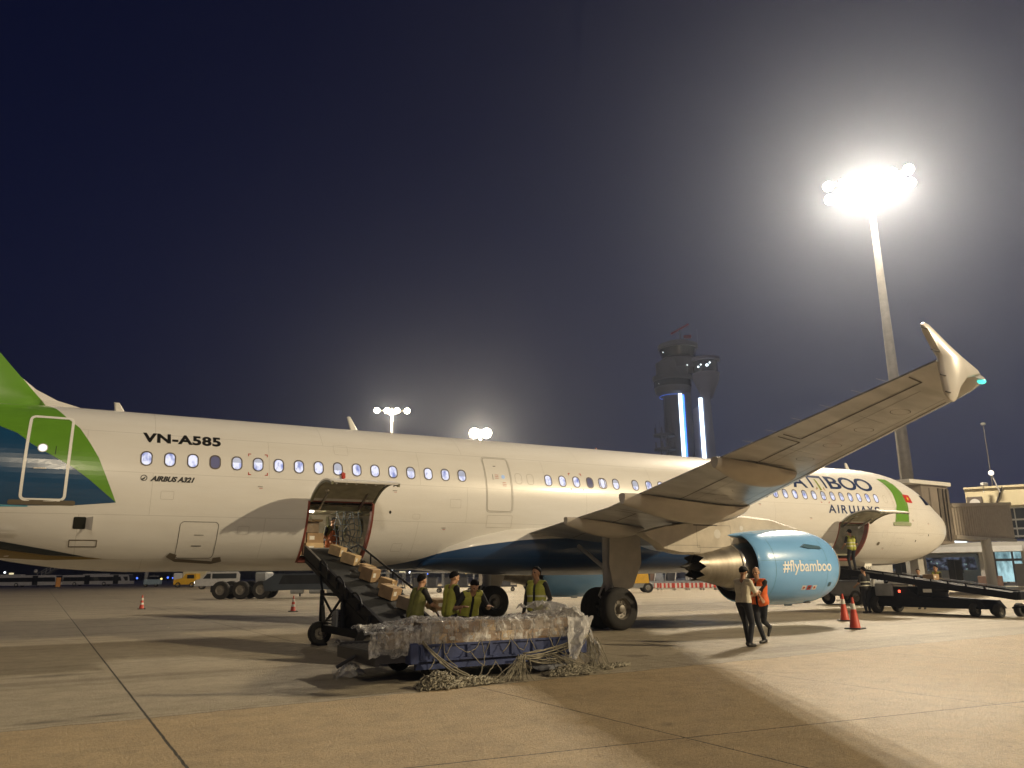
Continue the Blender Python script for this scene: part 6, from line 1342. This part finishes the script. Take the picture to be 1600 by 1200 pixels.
    m2.polygons.foreach_set('material_index', mi); m2.polygons.foreach_set('use_smooth', [True]*len(FC)); m2.update()
    ob.location = loc; ob.rotation_euler = (0, 0, R(face)); tag(ob, label, 'person', group)
    Pn = [list(p.vertices) for p in m2.polygons]
    def shell(name, mask, off, mat, matfn=None, sm=True):
        idx = np.nonzero(mask)[0]; mp = {}; vs = []; fs = []
        for fi in idx:
            f = []
            for v in Pn[fi]:
                if v not in mp: mp[v] = len(vs); vs.append(tuple(V[v]+N[v]*(off*k)))
                f.append(mp[v])
            fs.append(f)
        if not fs: return None
        m3 = bpy.data.meshes.new(name); m3.from_pydata(vs, [], fs)
        for m in (mat if isinstance(mat, list) else [mat]): m3.materials.append(m)
        if matfn is not None: m3.polygons.foreach_set('material_index', matfn(idx))
        m3.polygons.foreach_set('use_smooth', [True]*len(fs)); o3 = bpy.data.objects.new(name, m3); COL.objects.link(o3); o3.parent = ob
        md = o3.modifiers.new('t', 'SOLIDIFY'); md.thickness = .008; md.offset = -1; return o3
    if vest is not None:
        vm = (tags == 'torso') & (tS > -.10) & (tS < .51); frontgap = (np.abs(FC[:, 1]) < .035*k) & ((FC-np.array(Pv*k))@np.array(FW) > 0)
        shell('safety_vest', vm & ~frontgap, .018, [vest, REFL], lambda idx: (((tS[idx] > .06) & (tS[idx] < .10)) | ((tS[idx] > .20) & (tS[idx] < .24))).astype(int) if bands else np.zeros(len(idx), int))
    hm_ = (tags == 'head') & (u_ > .028+.70*f_) & (u_ > -.075) & ~((np.abs(s2) > .066) & (u_ < .018) & (f_ > -.03))
    if hair == 'short': shell('hair', hm_, .012, HAIR)
    elif hair == 'grey': shell('hair', hm_ & (u_ < .07+.0*f_), .005, HAIRG)
    if cap:
        shell('cap', (tags == 'head') & (u_ > .035+.1*f_), .022, M('black_cap', (.01, .01, .012), .8, var=.1)); cb_ = MB(); pts = [(.075+.075*math.cos(R(a)), .075*math.sin(R(a)), .045-.02*math.cos(R(a))) for a in range(-90, 91, 15)]
        vs = [C0+(HB @ Vector(p))*k for p in pts]; vs2 = [v+HB @ Vector((0, 0, .006)) for v in vs]; n = len(vs); cb_.add(vs+vs2, [tuple(range(n)), tuple(range(2*n-1, n-1, -1))]+[(i, (i+1) % n, n+(i+1) % n, n+i) for i in range(n)]); cb_.build('cap_brim', M('black_cap', (.01, .01, .012)), ob)
    if mask: shell('face_mask', (tags == 'head') & (u_ < -.008) & (u_ > -.11) & (f_ > .015), .008, MASKM)
    return ob
YW = lambda dx, dy: math.degrees(math.atan2(dy, dx))
# crew at the dolly
person('worker in an olive vest at the belt foot, holding a carton in both hands', (-29.98, -8.72, 0), 10, 1.66, lean=14, drop=.02, hands=((.44, -.16, 1.02), (.46, .14, .98)), head=(8, -8), vest=VESTO, shirt=BLKT, bands=False, vox=.009, fat=1.05)
carton((-29.52, -8.66, .93), (.34, .30, .20), .25, 'cardboard box held by the worker in the olive vest at the belt foot', mi=1, rx=.12)
person('slim dark clothed worker between the carton carrier and the bending man, seen from the side', (-29.38, -8.95, 0), 5, 1.68, lean=6, hands=((.16, -.16, .84), (.26, .16, .86)), head=(-5, -14), vest=VESTY, shirt=BLKT, bands=False, vox=.009)
person('worker bending forward over the load with both palms on the film', (-29.08, -9.12, 0), -97, 1.70, lean=33, drop=.06, hands=((.40, -.27, 1.03), (.42, .25, 1.03)), head=(0, -42), vest=VESTY, shirt=BLKT, bands=False, vox=.009, curl=.3)
person('standing man in yellow vest and dark long sleeves at the right end of the load', (-27.62, -9.15, 0), -150, 1.74, lean=-2, hands=((.02, -.28, .84), (.10, .22, .92)), head=(-12, 4), vest=VESTY, shirt=BLKT, sleeves='long', skin=SKIND, bands=True, vox=.009, fat=1.1)
# the pair walking by the engine
person('man in cream short sleeves, black cap and white mask looking at papers in his hands', (-22.90, -10.03, 0), 8, 1.72, lean=3, feet=((-.04, -.10, 0), (.16, .09, 0)), hands=((.34, -.12, 1.16), (.40, .10, 1.18)), head=(6, -20), shirt=CREAMS, hair='short', cap=True, mask=True, vox=.009, fat=1.02)
pp = thing('paper_sheet', 'white paper held by the man in the cream shirt', 'paper', (-22.46, -9.98, 1.20), .3); MB().box((0, 0, 0), (.20, .15, .006), Matrix.Rotation(R(-25), 3, 'Y')).build('sheet', PAPER, pp); MB().box((0, 0, -.008), (.21, .16, .006), Matrix.Rotation(R(-25), 3, 'Y')).build('clipboard', GRYV, pp)
person('bald grey haired man in an orange vest stepping off with one foot raised behind', (-21.95, -9.55, 0), 195, 1.72, lean=5, drop=.02, feet=((.05, .08, 0), (-.50, -.06, .24)), hands=((.24, .20, .98), (.28, -.10, 1.02)), head=(10, -6), shirt=BLKT, vest=VESTR, hair='grey', sleeves='short', skin=SKINM, bands=False, vox=.009, fat=1.12)
# loaders at the holds
person('worker in a yellow vest crouching among the cartons inside the rear hold', (-29.30, -.42, 2.14), -75, 1.60, lean=38, drop=.44, feet=((.10, -.16, 0), (-.1, .16, 0)), hands=((.42, -.18, .42), (.40, .10, .40)), head=(10, -10), vest=VESTO, bands=False, vox=.013)
person('worker in a yellow vest, back turned, standing on top of the front loader', (-8.62, -1.85, 1.56), 75, 1.62, lean=2, feet=((.0, -.11, 0), (.05, .11, 0)), hands=((.22, -.24, 1.0), (.25, .22, .98)), vest=VESTY, vox=.013, cap=True, hair='short')
person('worker in black with two reflective bands standing beside the front loader', (-9.35, -2.85, 0), 80, 1.72, lean=4, hands=((.30, -.22, 1.0), (.30, .2, 1.0)), shirt=BLKT, vest=M('black_vest', (.014, .014, .014), .8, var=.1), vox=.013)
person('dark haired person behind the front loader, only head and shoulders showing', (-5.4, -2.4, 0), 200, 1.62, shirt=BLKT, vox=.014)
person('person with a yellow vest over dark clothes behind the middle of the front loader', (-3.9, -2.2, 0), 170, 1.76, shirt=BLKT, vest=VESTY, vox=.014, sleeves='long')

# ------------------------------------------------------------------ humid night air
hz = MB().box((50, 600, 59), (3400, 2200, 122)); hm = bpy.data.materials.new('night_haze'); hm.use_nodes = True; hn = hm.node_tree.nodes; hn.remove(hn['Principled BSDF'])
pv = hn.new('ShaderNodeVolumePrincipled'); pv.inputs['Density'].default_value = .00055; pv.inputs['Anisotropy'].default_value = .79; pv.inputs['Color'].default_value = (.74, .82, 1, 1)
hm.node_tree.links.new(pv.outputs[0], hn['Material Output'].inputs['Volume'])
tag(hz.build('haze', hm), kind='stuff')
